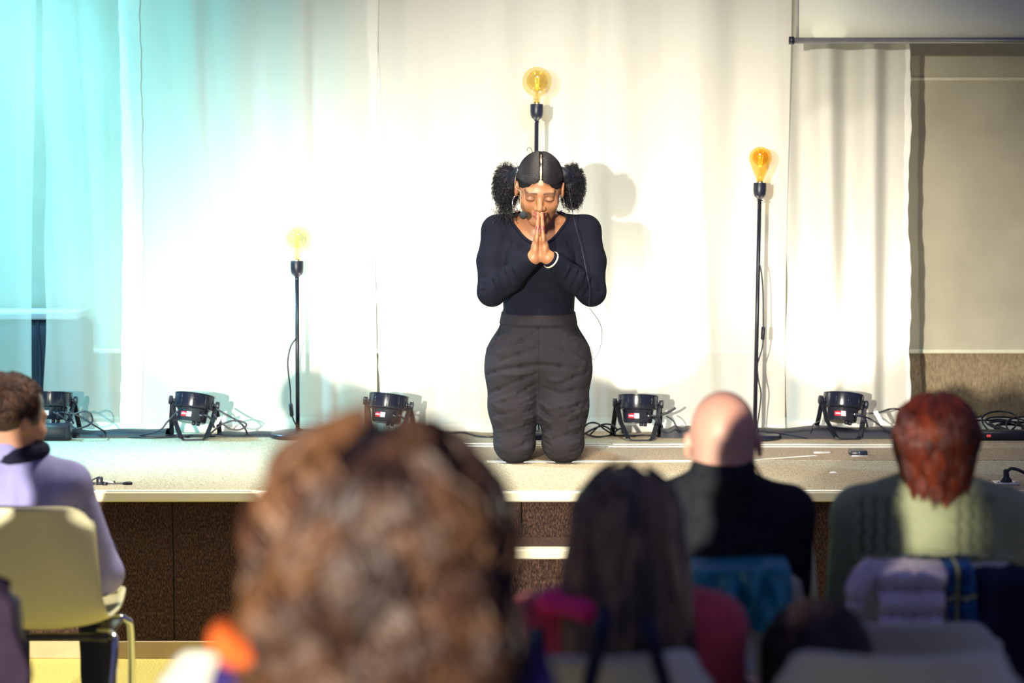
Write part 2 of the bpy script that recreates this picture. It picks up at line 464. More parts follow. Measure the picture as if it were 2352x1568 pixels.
# stage: core, carpet top, front panels, nosing, baseboard
o = MB().box((-6, YE + .03, 0), (6, YW + .1, HS)).build('floor_stage', m_stage, smooth=False); tag(o, 'low stage with speckled tan carpet top', kind='structure')
stage = o
seams = [-6 + 1.2 * 0 - 0.0] + [X(388, YE) + 1.22 * k for k in range(-3, 6)] + [6]
for a, b in zip(seams, seams[1:]):
    MB().box((a + .0025, YE + .008, .065), (b - .0025, YE + .03, HS - .03), bev=.002).build('front_panel', m_brown, stage, smooth=False)
o = MB().box((-6, YE - .012, HS - .031), (6, YE + .045, HS + .004), bev=.004).build('trim_1', m_trim, smooth=False); tag(o, 'cream nosing along the stage edge', kind='structure')
MB().box((-6, YE - .006, HS + .004), (6, YE + .012, HS + .007)).build('edge_strip', m_alu, o, smooth=False)
o = MB().box((-6, YE + .002, 0), (6, YE + .03, .062), bev=.003).build('baseboard_front', m_base, smooth=False); tag(o, kind='structure')
# steps up to the stage
st = thing('stage_steps', 'carpeted steps with bright nosings up to the stage', 'steps', (X(1150, YE), YE - .28, 0)); st['kind'] = 'structure'; del st['category']
xs0, xs1 = X(800, YE), X(1545, YE)
zst = P(1260, 1262, YE - .28).z
for k, (zt, yf) in enumerate(((zst, YE - .28), (zst * .66, YE - .56), (zst * .33, YE - .84))):
    MB().box((xs0, yf + .01, 0), (xs1, YE - .013 if k == 0 else yf + .29, zt - .004)).build('step', m_brown, st, smooth=False)
    MB().box((xs0, yf - .012, zt - .03), (xs1, yf + .05, zt + .002), bev=.004).build('step_nosing', m_trim, st, smooth=False)
# flat aluminium joint strips on the stage carpet
for nm, (a, b, w) in {'trim_2': ((1052, 1019), (2106, 1021.5), .012), 'trim_3': ((1052, 1024.5), (2106, 1026.5), .010), 'trim_4': ((1118, 1060), (1640, 1059.5), .018), 'trim_5': ((1690, 1060), (1875, 1047), .010)}.items():
    A = G(*a); B = G(*b); d = (B - A).normalized(); n = Vector((-d.y, d.x, 0)) * w
    mb = MB(); q = [A - n, B - n, B + n, A + n]; up = Vector((0, 0, .003))
    mb.quads([p for p in q] + [p + up for p in q], [(0, 3, 2, 1), (4, 5, 6, 7), (0, 1, 5, 4), (1, 2, 6, 5), (2, 3, 7, 6), (3, 0, 4, 7)])
    tag(mb.build(nm, m_alu, smooth=False), kind='structure')

A = G(1052, 1057); B = G(1052, 1029)  # band of shade between the joint strips, put in as darker carpet colour
MB().box((A.x, A.y, HS), (5.9, B.y, HS + .0015)).build('shade_strip', M('shaded_tan_carpet', (.24, .165, .10), .95, scale=230, col2=(.50, .37, .25), contrast=(.36, .58), bump=.7, bscale=320, detail=2), stage, smooth=False)
# back wall: cream boards above a felt dado
zl = P(2200, 808, YW).z
o = MB().box((-7, YW + .03, HS - .3), (7, YW + .2, zl)).build('wall_back_lower', m_felt, smooth=False); tag(o, 'brown felt dado along the back wall', kind='structure')
o = MB().box((-7, YW, zl), (7, YW + .2, 4.2)).build('wall_back', m_wall, smooth=False); tag(o, 'cream painted back wall of the stage', kind='structure')
MB().box((-7, YW - .012, zl - .006), (7, YW + .01, zl + .012), bev=.003).build('ledge', m_ledge, o, smooth=False)
zb = P(2200, 181, YW).z
MB().box((X(2086, YW) - .5, YW - .006, zb - .007), (7, YW + .01, zb + .007), bev=.002).build('batten', m_ledge, o, smooth=False)

# ---------------------------------------------------------------- curtains
m_sheer = sheer('sheer_curtain', (.86, .85, .79), see=.20, trans=.28)
m_thin = sheer('thin_sheer_curtain', (.86, .85, .79), see=.52, trans=.28)
m_hem = sheer('sheer_curtain_hem', (.90, .89, .84), see=.06, trans=.25)
def fold_profile(seed, x0, x1, amp=(.008, .03), gap=(.07, .19)):
    r = np.random.default_rng(seed); xs = [x0 - .4]; ys = [0.0]; sgn = 1
    while xs[-1] < x1 + .4:
        xs.append(xs[-1] + r.uniform(*gap)); ys.append(sgn * r.uniform(*amp)); sgn = -sgn
    xs = np.array(xs); ys = np.array(ys)
    def f(x):
        i = int(np.clip(np.searchsorted(xs, x) - 1, 0, len(xs) - 2)); t = (x - xs[i]) / (xs[i + 1] - xs[i]); t = min(max(t, 0), 1)
        t = t * t * (3 - 2 * t); return ys[i] + (ys[i + 1] - ys[i]) * t
    return f
ZT = 3.5
def curtain(label, tl, bl, tr, br, yoff, seed, amp=(.008, .03), gap=(.07, .19), hem_y=985, n=None, edge=0.0, mat=None):
    """panel between left edge (tl at the frame top, bl at the hem) and right edge, in photo columns"""
    Y = YC + yoff
    zt, zb = ZT, P(1000, hem_y, Y).z
    zf = P(1000, 0, Y).z
    xl = lambda z: X(bl, Y) + (X(tl, Y) - X(bl, Y)) * (z - zb) / (zf - zb)
    xr = lambda z: X(br, Y) + (X(tr, Y) - X(br, Y)) * (z - zb) / (zf - zb)
    f = fold_profile(seed, min(xl(zt), xl(zb)), max(xr(zt), xr(zb)), amp, gap)
    f2 = fold_profile(seed + 50, -6, 6, (.001, .003), (.03, .08))
    w = xr(zb) - xl(zb); nu = n or max(24, int(w / .011))
    def fn(u, v):
        z = zb + (zt - zb) * v; x0, x1 = xl(z), xr(z); xm = x0 + (x1 - x0) * u
        k = .8 + .25 * v
        wob = .006 * math.sin(z * 9 + seed) * edge * (1 if u in (0.0, 1.0) else 0)
        return (xm + wob + .012 * math.sin(z * 1.7 + xm * 3 + seed), Y + f(xm + .02 * math.sin(z * 1.1 + seed)) * k + f2(xm + .05 * z) * (1.1 - .5 * v), z)
    t = thing('curtain', label, 'curtain', ((xl(zb) + xr(zb)) / 2, Y, zb), group='sheer stage curtain panels')
    MB().grid(fn, nu, 40).build('cloth', mat or m_sheer, t)
    def fh(u, v):
        x, y, z = fn(u, 0.0); return (x, y - .006 + .002 * math.sin(u * 170), z + .004 + .032 * v)
    MB().grid(fh, nu, 2).build('bottom_hem', m_hem, t)
    return t, fn
curtain('sheer curtain panel at the far left, lit cyan, over the covered piano', -560, -560, 86, 70, 0.0, 3, hem_y=983, mat=m_thin)
t1, fn1 = curtain('narrow cyan-lit sheer curtain panel with ruffled right hem', 104, 98, 318, 322, 0.03, 11, hem_y=988, edge=1, mat=m_thin)
t2, fn2 = curtain('wide sheer curtain panel behind the shortest bulb lamp', 282, 268, 870, 868, -0.012, 23, hem_y=994)
t3, fn3 = curtain('widest sheer curtain panel, brightly lit behind the kneeling woman', 838, 880, 1806, 1812, 0.0, 31, amp=(.013, .040), gap=(.08, .22), hem_y=993)
t4, fn4 = curtain('sheer curtain panel ending beside the bare wall on the right', 1796, 1800, 2085, 2097, 0.06, 47, amp=(.02, .06), gap=(.05, .13), hem_y=985, edge=1)
# stitched vertical side hems
for t, fn, u0, u1, sd in ((t2, fn2, 0.0, .085, 1), (t4, fn4, .965, 1.0, 2), (t3, fn3, 0.0, .022, 3)):
    def fs(u, v):
        x, y, z = fn(u0 + (u1 - u0) * u, v); k = .0016 * (math.sin(z * 61 + sd * 7 + u * 3) + math.sin(z * 23 + sd)); return (x + k, y - .008 - 1.5 * k * (1 - abs(2 * u - 1)), z)
    MB().grid(fs, 8, 220).build('side_hem', m_hem, t)
# rail the curtains hang from
MB().tube([(-5, YC + .02, ZT + .02), (5, YC + .02, ZT + .02)], .018, 10).build('curtain_rail', m_alu)
tag(bpy.data.objects['curtain_rail'], 'metal rail above the sheer curtains', 'rail')

# covered upright piano seen through the left curtain
m_cover = M('dark_cover_cloth', srgb(44, 50, 66), .85, var=.2, scale=6)
pr = thing('covered_piano', 'dark covered upright box behind the left curtain', 'piano', (X(60, 8.93), 8.92, HS))
zt_ = P(80, 722, 8.84).z
def pf(u, v):
    a = u * PI
    x = -.62 + 1.24 * u
    return (X(-120, 8.9) + x * .98, 8.84 + .01 * math.sin(u * 40) + .0 * v, HS + (zt_ - HS) * v - (.03 * max(0, (u - .9) / .1) ** 2 if v > .5 else 0))
xr_ = X(188, 8.84); xl_ = X(-560, 8.84)
MB().box((xl_, 8.84, HS), (xr_, 9.08, zt_ - .02), bev=.03).build('body', m_cover, pr)
MB().box((xl_ - .01, 8.825, zt_ - .022), (xr_ - .02, 9.09, zt_ + .012), bev=.008).build('lid', M('pale_lid', (.4, .42, .5), .5), pr)
for k in range(7):
    x = xl_ + .1 + k * .19
    MB().tube(spline([(x, 8.836, HS + .02), (x + .015, 8.832, (HS + zt_) / 2), (x + .005, 8.836, zt_ - .03)], 8), .006, 6).build('cloth_fold', m_cover, pr)

# ---------------------------------------------------------------- projection screen
YS = 8.30
m_screen = M('screen_fabric', (.72, .74, .62), .7, var=.04, scale=3)
m_bar = M('grey_bar', (.16, .16, .17), .4, metal=.3, var=.1)
xb0 = X(1808, YS); zb0 = P(1808, 93, YS).z
sc = thing('projection_screen', 'pull-down projection screen with grey bottom bar, upper right corner', 'screen', (xb0 + 1.2, YS, zb0))
MB().tube([(xb0 + .012, YS, zb0), (xb0 + 2.5, YS, zb0)], .0125, 14).build('bottom_bar', m_bar, sc)
MB().tube([(xb0 - .002, YS, zb0), (xb0 + .018, YS, zb0)], .0165, 14).build('end_cap', m_black, sc)
xs_ = X(1829, YS)
def sf(u, v):
    z = zb0 + (2.0) * v; return (xs_ - .006 * math.sin(v * PI) - .008 * v * 2 + (2.42) * u, YS - .002 + .002 * math.sin(u * 5), z)
MB().grid(sf, 10, 20, thick=.002).build('fabric', m_screen, sc)
def sf2(u, v):
    z = zb0 + 2.0 * v; return (xs_ - .012 + .012 * u - .008 * v * 2, YS - .004, z)
MB().grid(sf2, 2, 20, thick=.002).build('edge_tape', M('grey_tape', (.32, .32, .30), .6), sc)

# ---------------------------------------------------------------- bulb lamps
m_amber = bulb_glass('amber_glass', (.96, .88, .62))
m_amber2 = bulb_glass('deep_amber_glass', (.98, .80, .38))
m_clear = bulb_glass('clear_glass', (.98, .955, .82))
m_fil = M('glowing_filament', (.9, .4, .08), .5, emit=((1.0, .42, .08), 2.2))
m_brass = M('brass_cap', (.75, .62, .35), .3, metal=.9)
def bulb_lamp(label, base, sock_top, bulb_r, glass, lean_px, pear=False, cord_side=-1, sw=None, cord=None, base_r=.115):
    """base and sock_top are world points"""
    base = Vector(base); top = Vector(sock_top)
    t = thing('bulb_floor_lamp', label, 'lamp', base, group='bare bulb floor lamps on the stage')
    MB().lathe([(base_r * .98, 0), (base_r, .004), (base_r * .99, .016), (base_r * .93, .024), (base_r * .5, .027), (.012, .028), (.0105, .04)], base, 40).build('base', m_blacksteel, t)
    d = (top - base).normalized(); R = d.to_track_quat('Z', 'Y').to_matrix()
    sl = .062
    MB().tube([base + d * .03, top - d * sl], .0088, 12).build('pole', m_blacksteel, t)
    MB().lathe([(.009, -.012), (.012, -.006), (.021, 0), (.0255, .010), (.0275, .024), (.0275, .055), (.026, .0585), (.022, .0585)], top - d * .058, 28, R).build('socket', m_black, t)
    c = top - d * (sl + .012)
    MB().tube([c + R @ Vector((-.016, 0, 0)), c + R @ Vector((.016, 0, 0))], .0028, 8).build('grub_screw', m_chrome, t)
    # bulb
    n = 16; prof = []
    if not pear:
        cz = .036 + bulb_r * .93
        for i in range(n + 1):
            th = PI - .32 - (PI - .34) * i / n
            prof.append((bulb_r * math.sin(th), cz + bulb_r * math.cos(th)))
        prof = [(.013, -.004), (.0145, .012), (.017, .024)] + prof
    else:
        cz = .045 + bulb_r * 1.25
        prof = [(.013, -.004), (.0145, .010), (.019, .028), (bulb_r * .62, .05), (bulb_r * .86, cz - bulb_r * .52)]
        for i in range(n + 1):
            th = 1.95 - 1.93 * i / n; prof.append((bulb_r * math.sin(th), cz + bulb_r * math.cos(th)))
    bl = MB().lathe(prof, top, 32, R, cap=False).build('bulb', glass, t)
    # inner coated reflector dish that reads as a darker globe
    ip = [(bulb_r * .70 * math.sin(th), cz + .003 + bulb_r * .72 * math.cos(th)) for th in [2.9 - 2.88 * i / 14 for i in range(15)]]
    MB().lathe(ip, top, 28, R, cap=False).build('inner_glass', glass, bl)
    MB().lathe([(.011, .0), (.009, .02), (.006, cz * .55), (.004, cz * .7)], top, 12, R).build('stem', m_clear, bl)
    for k in range(4):
        a = k * PI / 2 + .4
        MB().tube([top + R @ Vector((.004 * math.cos(a), .004 * math.sin(a), cz * .62)), top + R @ Vector((.010 * math.cos(a), .010 * math.sin(a), cz + bulb_r * .28))], .0016, 6).build('filament', m_fil, bl)
    MB().lathe([(.0135, -.006), (.0145, .0), (.0135, .008)], top, 20, R).build('screw_cap', m_brass, bl)
    if cord:
        cd_ = MB().tube(spline(cord, 40), .0032, 8).build('cord', m_black, t)
    if sw:
        c, dr = sw
        Rz = Vector(dr).normalized().to_track_quat('Z', 'Y').to_matrix()
        MB().box(Vector(c) - Vector((.011, .008, .030)), Vector(c) + Vector((.011, .008, .030)), R=Rz, bev=.006).build('cord_switch', m_black, cd_)
    return t
YL = G(690, 1004).y
b1 = G(684, 1004)
bulb_lamp('shortest bulb floor lamp, black pole left of centre stage', b1, P(682, 599, YL), .060, m_clear, 0,
          sw=(P(669, 941, YL - .03), P(667, 920, YL) - P(671, 960, YL)),
          cord=[P(681, 776, YL - .012), P(668, 795, YL - .02), P(661, 830, YL - .03), P(664, 870, YL - .03), P(667, 895, YL - .03), P(668, 925, YL - .03), P(672, 958, YL - .03), P(684, 980, YL - .02), P(700, 989, YL + .03), G(735, 994) + Vector((0, 0, .005)), G(775, 996) + Vector((0, 0, .005))])
b2 = G(1226, 1003)
bulb_lamp('tallest bulb floor lamp rising behind the kneeling woman', b2, P(1233, 239, YL), .062, m_amber, 0,
          cord=[P(1229, 850, YL + .012), P(1238, 900, YL + .03), P(1236, 960, YL + .03), G(1246, 1000) + Vector((0, .03, .005)), G(1300, 998) + Vector((0, 0, .005)), G(1340, 1003) + Vector((0, 0, .005))])
b3 = G(1733, 1006)
bulb_lamp('amber pear bulb floor lamp between the two spotlights, on the right', b3, P(1745.5, 420, YL), .0475, m_amber2, 0, pear=True,
          sw=(P(1752.5, 765, YL - .02), P(1753, 750, YL) - P(1751.5, 780, YL)),
          cord=[P(1741, 602, YL - .012), P(1747, 615, YL - .02), P(1752, 660, YL - .02), P(1753, 740, YL - .02), P(1752, 790, YL - .02), P(1744, 822, YL - .02), P(1739, 840, YL - .015), P(1742, 872, YL - .02), P(1748, 905, YL - .02), P(1744, 945, YL - .02), P(1740, 985, YL - .05), G(1755, 1000) + Vector((0, -.05, .005))])

# ---------------------------------------------------------------- flat par spotlights
m_can = M('par_can_black', srgb(26, 30, 44), .22, var=.15, scale=30, coat=.3)
m_red = M('red_label', (.62, .03, .06), .4, var=.05)
m_labw = M('white_label', (.85, .74, .80), .4, var=.03)
m_lens = M('dark_lens', (.03, .03, .05), .1)
def par_light(label, base, rz, roll, tilt):
    t = thing('par_spotlight', label, 'spotlight', base, rz, group='flat par spotlights along the back of the stage')
    Rm = Matrix.Rotation(roll, 3, 'Y') @ Matrix.Rotation(-tilt, 3, 'X')
    c = Vector((0, 0, .150))
    def W(v): return c + Rm @ Vector(v)
    n = 40
    prof = [(.070, -.030), (.0815, -.026), (.0835, -.020), (.0835, .028), (.086, .030), (.086, .034), (.081, .034), (.078, .020), (.078, -.020)]
    mb = MB().lathe(prof, c, n, Rm, cap=False); can = mb.build('can', m_can, t, world=False, autosmooth=40)
    for k in range(10):
        a = 2 * PI * (k + .5) / 10
        p0 = W((.0838 * math.cos(a), .0838 * math.sin(a), -.022)); p1 = W((.0838 * math.cos(a), .0838 * math.sin(a), .028))
        MB().tube([p0, p1], .0022, 6).build('cooling_rib', m_can, can, world=False)
    MB().lathe([(.0005, .006), (.04, .008), (.0785, .004)], c, n, Rm, cap=False).build('lens', m_lens, can, world=False)
    MB().lathe([(.068, -.03), (.066, -.034), (.062, -.078), (.058, -.084), (.0005, -.084)], c, 28, Rm, cap=False).build('rear_housing', m_can, t, world=False, autosmooth=35)
    # label facing the hall
    for nm, x0, x1, mt in (('red_label', -.046, -.022, m_red), ('white_label', -.022, -.002, m_labw)):
        mb = MB()
        def fl(u, v):
            x = x0 + (x1 - x0) * u; r = .0665 - .004 * v; return W((x, -math.sqrt(max(r * r - x * x, 0)) - .0012, -.068 + .022 * v))
        mb.grid(fl, 4, 2, thick=-.001).build(nm, mt, t, world=False)
    def fl2(u, v):
        x = -.044 + .019 * u; r = .0665; return W((x, -math.sqrt(r * r - x * x) - .0026, -.060 + .005 * v))
    MB().grid(fl2, 4, 1, thick=-.001).build('label_print', m_labw, t, world=False)
    for sx in (-1, 1):
        Rk = Rm @ Matrix.Rotation(sx * PI / 2, 3, 'Y')
        k = MB().lathe([(.008, -.01), (.008, .004), (.017, .005), (.0195, .009), (.0195, .018), (.016, .021), (.004, .022)], W((sx * .086, 0, 0)), 16, Rk)
        k.build('knob', m_black, t, world=False, autosmooth=40)
    def bar(pts, w, nm):
        mb = MB(); P_ = spline(pts, 26) if False else pts
        for a, b in zip(P_, P_[1:]):
            a = Vector(a); b = Vector(b); d = (b - a); Ln = d.length; Rq = d.to_track_quat('Z', 'Y').to_matrix()
            mb.box(Vector((-w / 2, -.0025, -.001)), Vector((w / 2, .0025, Ln + .001)), R=None)
            for i in range(len(mb.v) - 8, len(mb.v)): mb.v[i] = tuple(a + Rq @ Vector(mb.v[i]))
        mb.build(nm, m_blackmat, t, world=False, smooth=False)
    K = [W((-.092, 0, 0)), W((.092, 0, 0))]
    f = -.085
    bar([K[0], (-.078, -.035, .075), (-.052, f, .012), (-.038, f - .004, .003), (.038, f - .004, .003), (.052, f, .012), (.078, -.035, .075), K[1]], .020, 'front_bracket')
    bar([K[0], (-.098, .03, .08), (-.102, .08, .008), (-.094, .085, .003), (.094, .085, .003), (.102, .08, .008), (.098, .03, .08), K[1]], .020, 'rear_bracket')
    # connector stubs and short leads under the housing
    for x, y in ((.012, -.03), (.030, -.02)):
        MB().tube([W((x, y, -.08)), W((x, y, -.098))], .008, 12).build('connector', m_black, t, world=False)
    MB().tube([W((.03, -.058, -.055)), W((.045, -.062, -.054))], .0055, 10).build('fuse_holder', m_chrome, t, world=False)
    MB().tube(spline([W((.036, -.06, -.054)), W((.06, -.07, -.055)), W((.085, -.06, -.07)), W((.10, -.045, -.10))], 12), .0045, 8).build('lead', m_black, t, world=False)
    return t
pars = [('flat par spotlight half hidden by the bearded man, far left', 112, 1004, .05, .02, .16), ('flat par spotlight under the cyan-lit curtain, cable loop on its right', 440, 1011, .10, .16, .24),
        ('flat par spotlight peeping over the curly-haired woman', 890, 1012, -.05, .12, .22), ('flat par spotlight just right of the kneeling woman', 1468, 1012, .06, .05, .16),
        ('flat par spotlight left of the auburn-haired woman', 1943, 1009, .08, .13, .22)]
par_objs = []
for lab, px, py, rz, roll, tilt in pars:
    g = G(px, py); par_objs.append(par_light(lab, (g.x, g.y + .08, HS), rz, roll * .9, tilt))
# light the pars throw up the curtain: cyan on the left, warm white in the middle and right
for (lab, px, py, rz, roll, tilt), (en, colr) in zip(pars[1:], ((42, (.50, .95, 1.0)), (85, (1.0, .95, .84)), (95, (1.0, .92, .74)), (55, (1.0, .88, .66)))):
    g = G(px, py); p0 = Vector((g.x, g.y + .10, HS + .172))
    add_light('par_beam', 'SPOT', p0, p0 + Vector((0, .62, 1.0)), en * .75, colr, spot_size=math.radians(125), spot_blend=1.0, shadow_soft_size=.06)

# ---------------------------------------------------------------- black cable cover strips, cables
m_strip = M('black_cable_cover', srgb(20, 24, 38), .5, var=.2, scale=20)
def strip(label, pxa, pxb, ytop, ybot, lump=1):
    A = G(pxa, ybot); B = G(pxb, ybot); h = P(pxa, ytop, A.y).z - HS
    def fn(u, v):
        x = A.x + (B.x - A.x) * u; a = v * PI
        return (x, A.y + .055 - .055 * math.cos(a), HS + .001 + max(.0, (h * (.85 + .2 * math.sin(u * 9 + lump) * math.sin(u * 4.3))) * math.sin(a) ** .55))
    return tag(MB().grid(fn, 40, 10).build('cable_cover', m_strip), label, 'cable cover')
strip('black fabric cable cover at the back left under the cyan curtain', 96, 380, 986, 1006, 1)
strip('low black cable cover beside the shortest lamp', 500, 655, 994, 1004, 2)
strip('short black cable cover between the bald man and the middle spotlight', 1518, 1590, 981, 1006, 3)
strip('long black cable cover under the right spotlight', 1744, 2075, 982, 1008, 4)
pi_ = 0
def cable(label, pts, r=.004, n=60):
    """pts: (px, py, Y or None); None lays the point on the stage"""
    q = []
    for a, b, Y in pts:
        if Y is None:
            g = G(a, b); q.append(Vector((g.x, g.y, HS + r + .0005)))
        else:
            p = P(a, b, Y); p.z = max(p.z, HS + r + .0005); q.append(p)
    return tag(MB().tube(spline(q, n), r, 7).build('cable', m_black), label, 'cable', 'black cables along the back of the stage')
Yp = G(440, 1010).y
cable('black cable looping right of the half-hidden left spotlight', [(150, 948, Yp), (172, 950, Yp), (192, 944, Yp), (208, 950, Yp), (212, 966, Yp), (200, 978, Yp - .03), (175, 983, Yp - .04), (160, 974, Yp - .03), (140, 955, Yp - .05), (122, 946, Yp - .05)])
cable('black cable running from the far-left spotlight toward the next one', [(158, 945, Yp), (190, 960, Yp), (222, 980, Yp), (260, 1000, None), (320, 1006, None), (380, 1003, None), (400, 1002, None)])
cable('black cable slanting down left of the second spotlight', [(412, 940, Yp), (385, 968, Yp), (362, 990, Yp), (300, 1004, None), (240, 1005, None), (190, 1002, None)])
cable('black cable knotted into a loop right of the second spotlight', [(496, 938, Yp), (520, 952, Yp), (545, 966, Yp - .01), (560, 980, Yp), (566, 999, None), (540, 1003, None), (480, 1004, None)])
cable('black cable making a low oval loop beside the second spotlight', [(490, 950, Yp), (510, 972, Yp), (530, 985, Yp), (552, 986, Yp), (566, 976, Yp), (556, 968, Yp), (535, 966, Yp), (510, 974, Yp), (492, 988, Yp), (480, 1000, None)])
cable('thin black cable lying along the left back edge of the stage', [(230, 1002, None), (330, 1007, None), (420, 1005, None), (560, 1002, None), (640, 1004, None)])
cable('black cable on the stage left of the kneeling woman', [(1000, 1003, None), (1060, 996, None), (1100, 1004, None), (1140, 1005, None), (1180, 1002, None)])
Yq = G(1468, 1010).y + .05
for k, (dx, up, lab) in enumerate(((0, 0, 'black cable arching in the tangle right of the kneeling woman'), (16, 8, 'second black cable arching higher in the tangle by her knee'), (-12, 12, 'flat black cable at the left of the tangle by her knee'))):
    cable(lab, [(1340 + dx, 1000, None), (1362 + dx, 985 - up, Yq), (1384 + dx, 978 - up * .5, Yq), (1400 + dx, 985, Yq), (1412, 1000, None), (1440, 1003, None), (1480, 1001, None)])
cable('black cable coil end under the middle spotlight', [(1345, 998, None), (1370, 1005, None), (1402, 1001, None), (1425, 984, Yq), (1440, 1000, None), (1520, 1003, None), (1555, 1004, None)])
cable('black cable rising stiffly right of the middle spotlight', [(1552, 936, Yq), (1535, 946, Yq), (1520, 952, Yq), (1508, 962, Yq), (1498, 958, Yq)], .0055)
cable('thin black cable curving down from the middle spotlight', [(1530, 955, Yq), (1545, 965, Yq), (1558, 985, Yq), (1572, 1004, None)], .003)
Yr = G(1943, 1008).y
cable('black cable bowing out left of the right spotlight', [(1884, 966, Yr), (1868, 975, Yr), (1862, 992, Yr), (1866, 1006, None), (1850, 1008, None), (1800, 995, Yr), (1760, 990, Yr)], .003)
cable('black cable sweeping from the right spotlight to the floor', [(1965, 954, Yr - .06), (1990, 958, Yr), (2015, 972, Yr), (2040, 992, Yr), (2060, 1006, None), (2100, 1008, None)])
cable('black cable bending right behind the auburn-haired woman', [(1996, 949, Yr), (2018, 947, Yr), (2045, 939, Yr), (2066, 941, Yr), (2100, 960, Yr + .05), (2200, 965, Yr + .1), (2260, 955, Yr + .1)])
m_tag = M('white_cable_label', (.85, .82, .82), .6)
for lab, a, b, Y in (('white paper tag on the cable beside the right spotlight', (2010, 944), (2028, 975), Yr - .01), ('white paper tag on the looped cable by the second spotlight', (505, 957), (497, 975), Yp - .012)):
    A = P(*a, Y); B = P(*b, Y); mb = MB(); s = Vector((.009, 0, .003)); e = Vector((0, .002, 0))
    q = [A - s, A + s, B + s, B - s]; mb.quads(q + [p + e for p in q], [(0, 3, 2, 1), (4, 5, 6, 7), (0, 1, 5, 4), (1, 2, 6, 5), (2, 3, 7, 6), (3, 0, 4, 7)])
    tag(mb.build('cable_tag', m_tag, smooth=False), lab, 'tag')
# cable heap at the right end
hx = G(2300, 1006); heap = []
for k in range(9):
    r_ = np.random.default_rng(100 + k); c0 = Vector((hx.x + r_.uniform(-.05, .09), hx.y + r_.uniform(-.02, .08), HS))
    ra, rb = r_.uniform(.06, .15), r_.uniform(.05, .12); tl = r_.uniform(.2, 1.0); ph = r_.uniform(0, 6)
    pts = []
    for i in range(30):
        a = i / 29 * 2 * PI * 1.4 + ph
        pts.append((c0.x + ra * math.cos(a), c0.y + .06 * math.sin(a), HS + .006 + abs(rb * math.sin(a * .5 + tl)) * (.35 + .65 * tl)))
    heap.append((max(p[2] for p in pts), min(p[0] for p in pts), max(p[0] for p in pts), tag(MB().tube(pts, .0042, 7).build('cable', m_black), 'black cable coil in the heap on the right stage end', 'cable', 'heaped cables at the right stage end')))
for key, lab in ((lambda h: -h[0], 'tallest loop of black cable in the heap on the right stage end'), (lambda h: h[0], 'flattest black cable coil at the foot of the right-hand heap'), (lambda h: h[1], 'black cable coil reaching furthest left in the right-hand heap'), (lambda h: -h[2], 'black cable coil reaching furthest right in the right-hand heap')):
    for h in sorted(heap, key=key):
        if h[3]['label'].startswith('black cable coil in the heap'): h[3]['label'] = lab; break
ps = thing('power_strip', 'black power strip with red switch under the cable heap', 'power strip', G(2300, 1011))
g = G(2300, 1012); MB().box((g.x - .10, g.y - .0, HS), (g.x + .3, g.y + .06, HS + .042), bev=.006).build('body', m_black, ps)
r0 = P(2271, 997, g.y); MB().box((r0.x - .009, g.y - .003, HS + .016), (r0.x + .009, g.y + .002, HS + .026), bev=.001).build('switch', M('red_switch', (.7, .06, .08), .3, emit=((1, .1, .1), .5)), ps)

# ---------------------------------------------------------------- small things on the stage
g = G(118, 1012); A = P(72, 974, g.y); B = P(160, 974, g.y)
sb = thing('floor_box', 'low black box on the stage beside the bearded man', 'box', g)
MB().box((A.x, g.y - .004, HS), (B.x, g.y + .06, A.z), bev=.006).build('case', m_black, sb)
MB().box((A.x + .02, g.y - .007, HS + .012), (B.x - .02, g.y - .002, A.z - .014), bev=.002).build('front_panel', m_blackmat, sb)
# floor box by the joint strip
g = G(1975, 1048); fb = thing('floor_socket_box', 'small black floor socket hatch before the right spotlight', 'socket', g)
MB().box((g.x - .035, g.y - .005, HS), (g.x + .03, g.y + .07, HS + .022), bev=.003).build('hatch', m_black, fb)
MB().box((g.x - .035, g.y - .011, HS), (g.x + .032, g.y - .006, HS + .006), bev=.001).build('metal_lip', m_alu, fb)
MB().box((g.x - .004, g.y - .007, HS + .001), (g.x - .001, g.y - .004, HS + .022)).build('hatch_seam', m_chrome, fb)
g = G(1889, 1043); tag(MB().tube([(g.x - .035, g.y, HS + .006), (g.x - .03, g.y, HS + .006), (g.x + .03, g.y + .01, HS + .006), (g.x + .037, g.y + .011, HS + .005)], [.003, .005, .005, .002], 10).build('pen', m_alu), 'silver pen-like stick lying on the stage carpet', 'pen')
g = G(1914, 1087); mb = MB(); mb.grid(lambda u, v: (g.x - .014 + .028 * u, g.y - .012 + .025 * v, HS + .002 + .005 * math.sin(u * 3) * v), 6, 4, thick=.0008).build('paper_scrap', m_tag); tag(bpy.data.objects['paper_scrap'], 'tiny scrap of paper on the stage carpet', 'paper')
# floor plate with plug, right edge
g = G(2312, 1112); fp = thing('floor_plate', 'metal floor plate with black plug at the right edge', 'socket', g)
MB().box((g.x - .042, g.y - .02, HS), (g.x + .042, g.y + .045, HS + .008), bev=.002).build('plate', m_alu, fp)
MB().lathe([(.022, 0), (.021, .008), (.012, .018), (.010, .034), (.012, .042), (.006, .046)], (g.x, g.y + .01, HS + .008), 18).build('plug', m_black, fp)
MB().tube(spline([(g.x + .004, g.y + .01, HS + .046), (g.x + .02, g.y + .01, HS + .056), (g.x + .05, g.y + .0, HS + .048), (g.x + .075, g.y - .01, HS + .03), (g.x + .062, g.y - .03, HS + .006), (g.x + .12, g.y - .03, HS + .006)], 24), .006, 8).build('lead', m_black, fp)
for sx in (-1, 1): MB().lathe([(.003, 0), (.003, .004), (.001, .005)], (g.x + sx * .032, g.y - .012, HS + .008), 8).build('screw', m_chrome, fp)
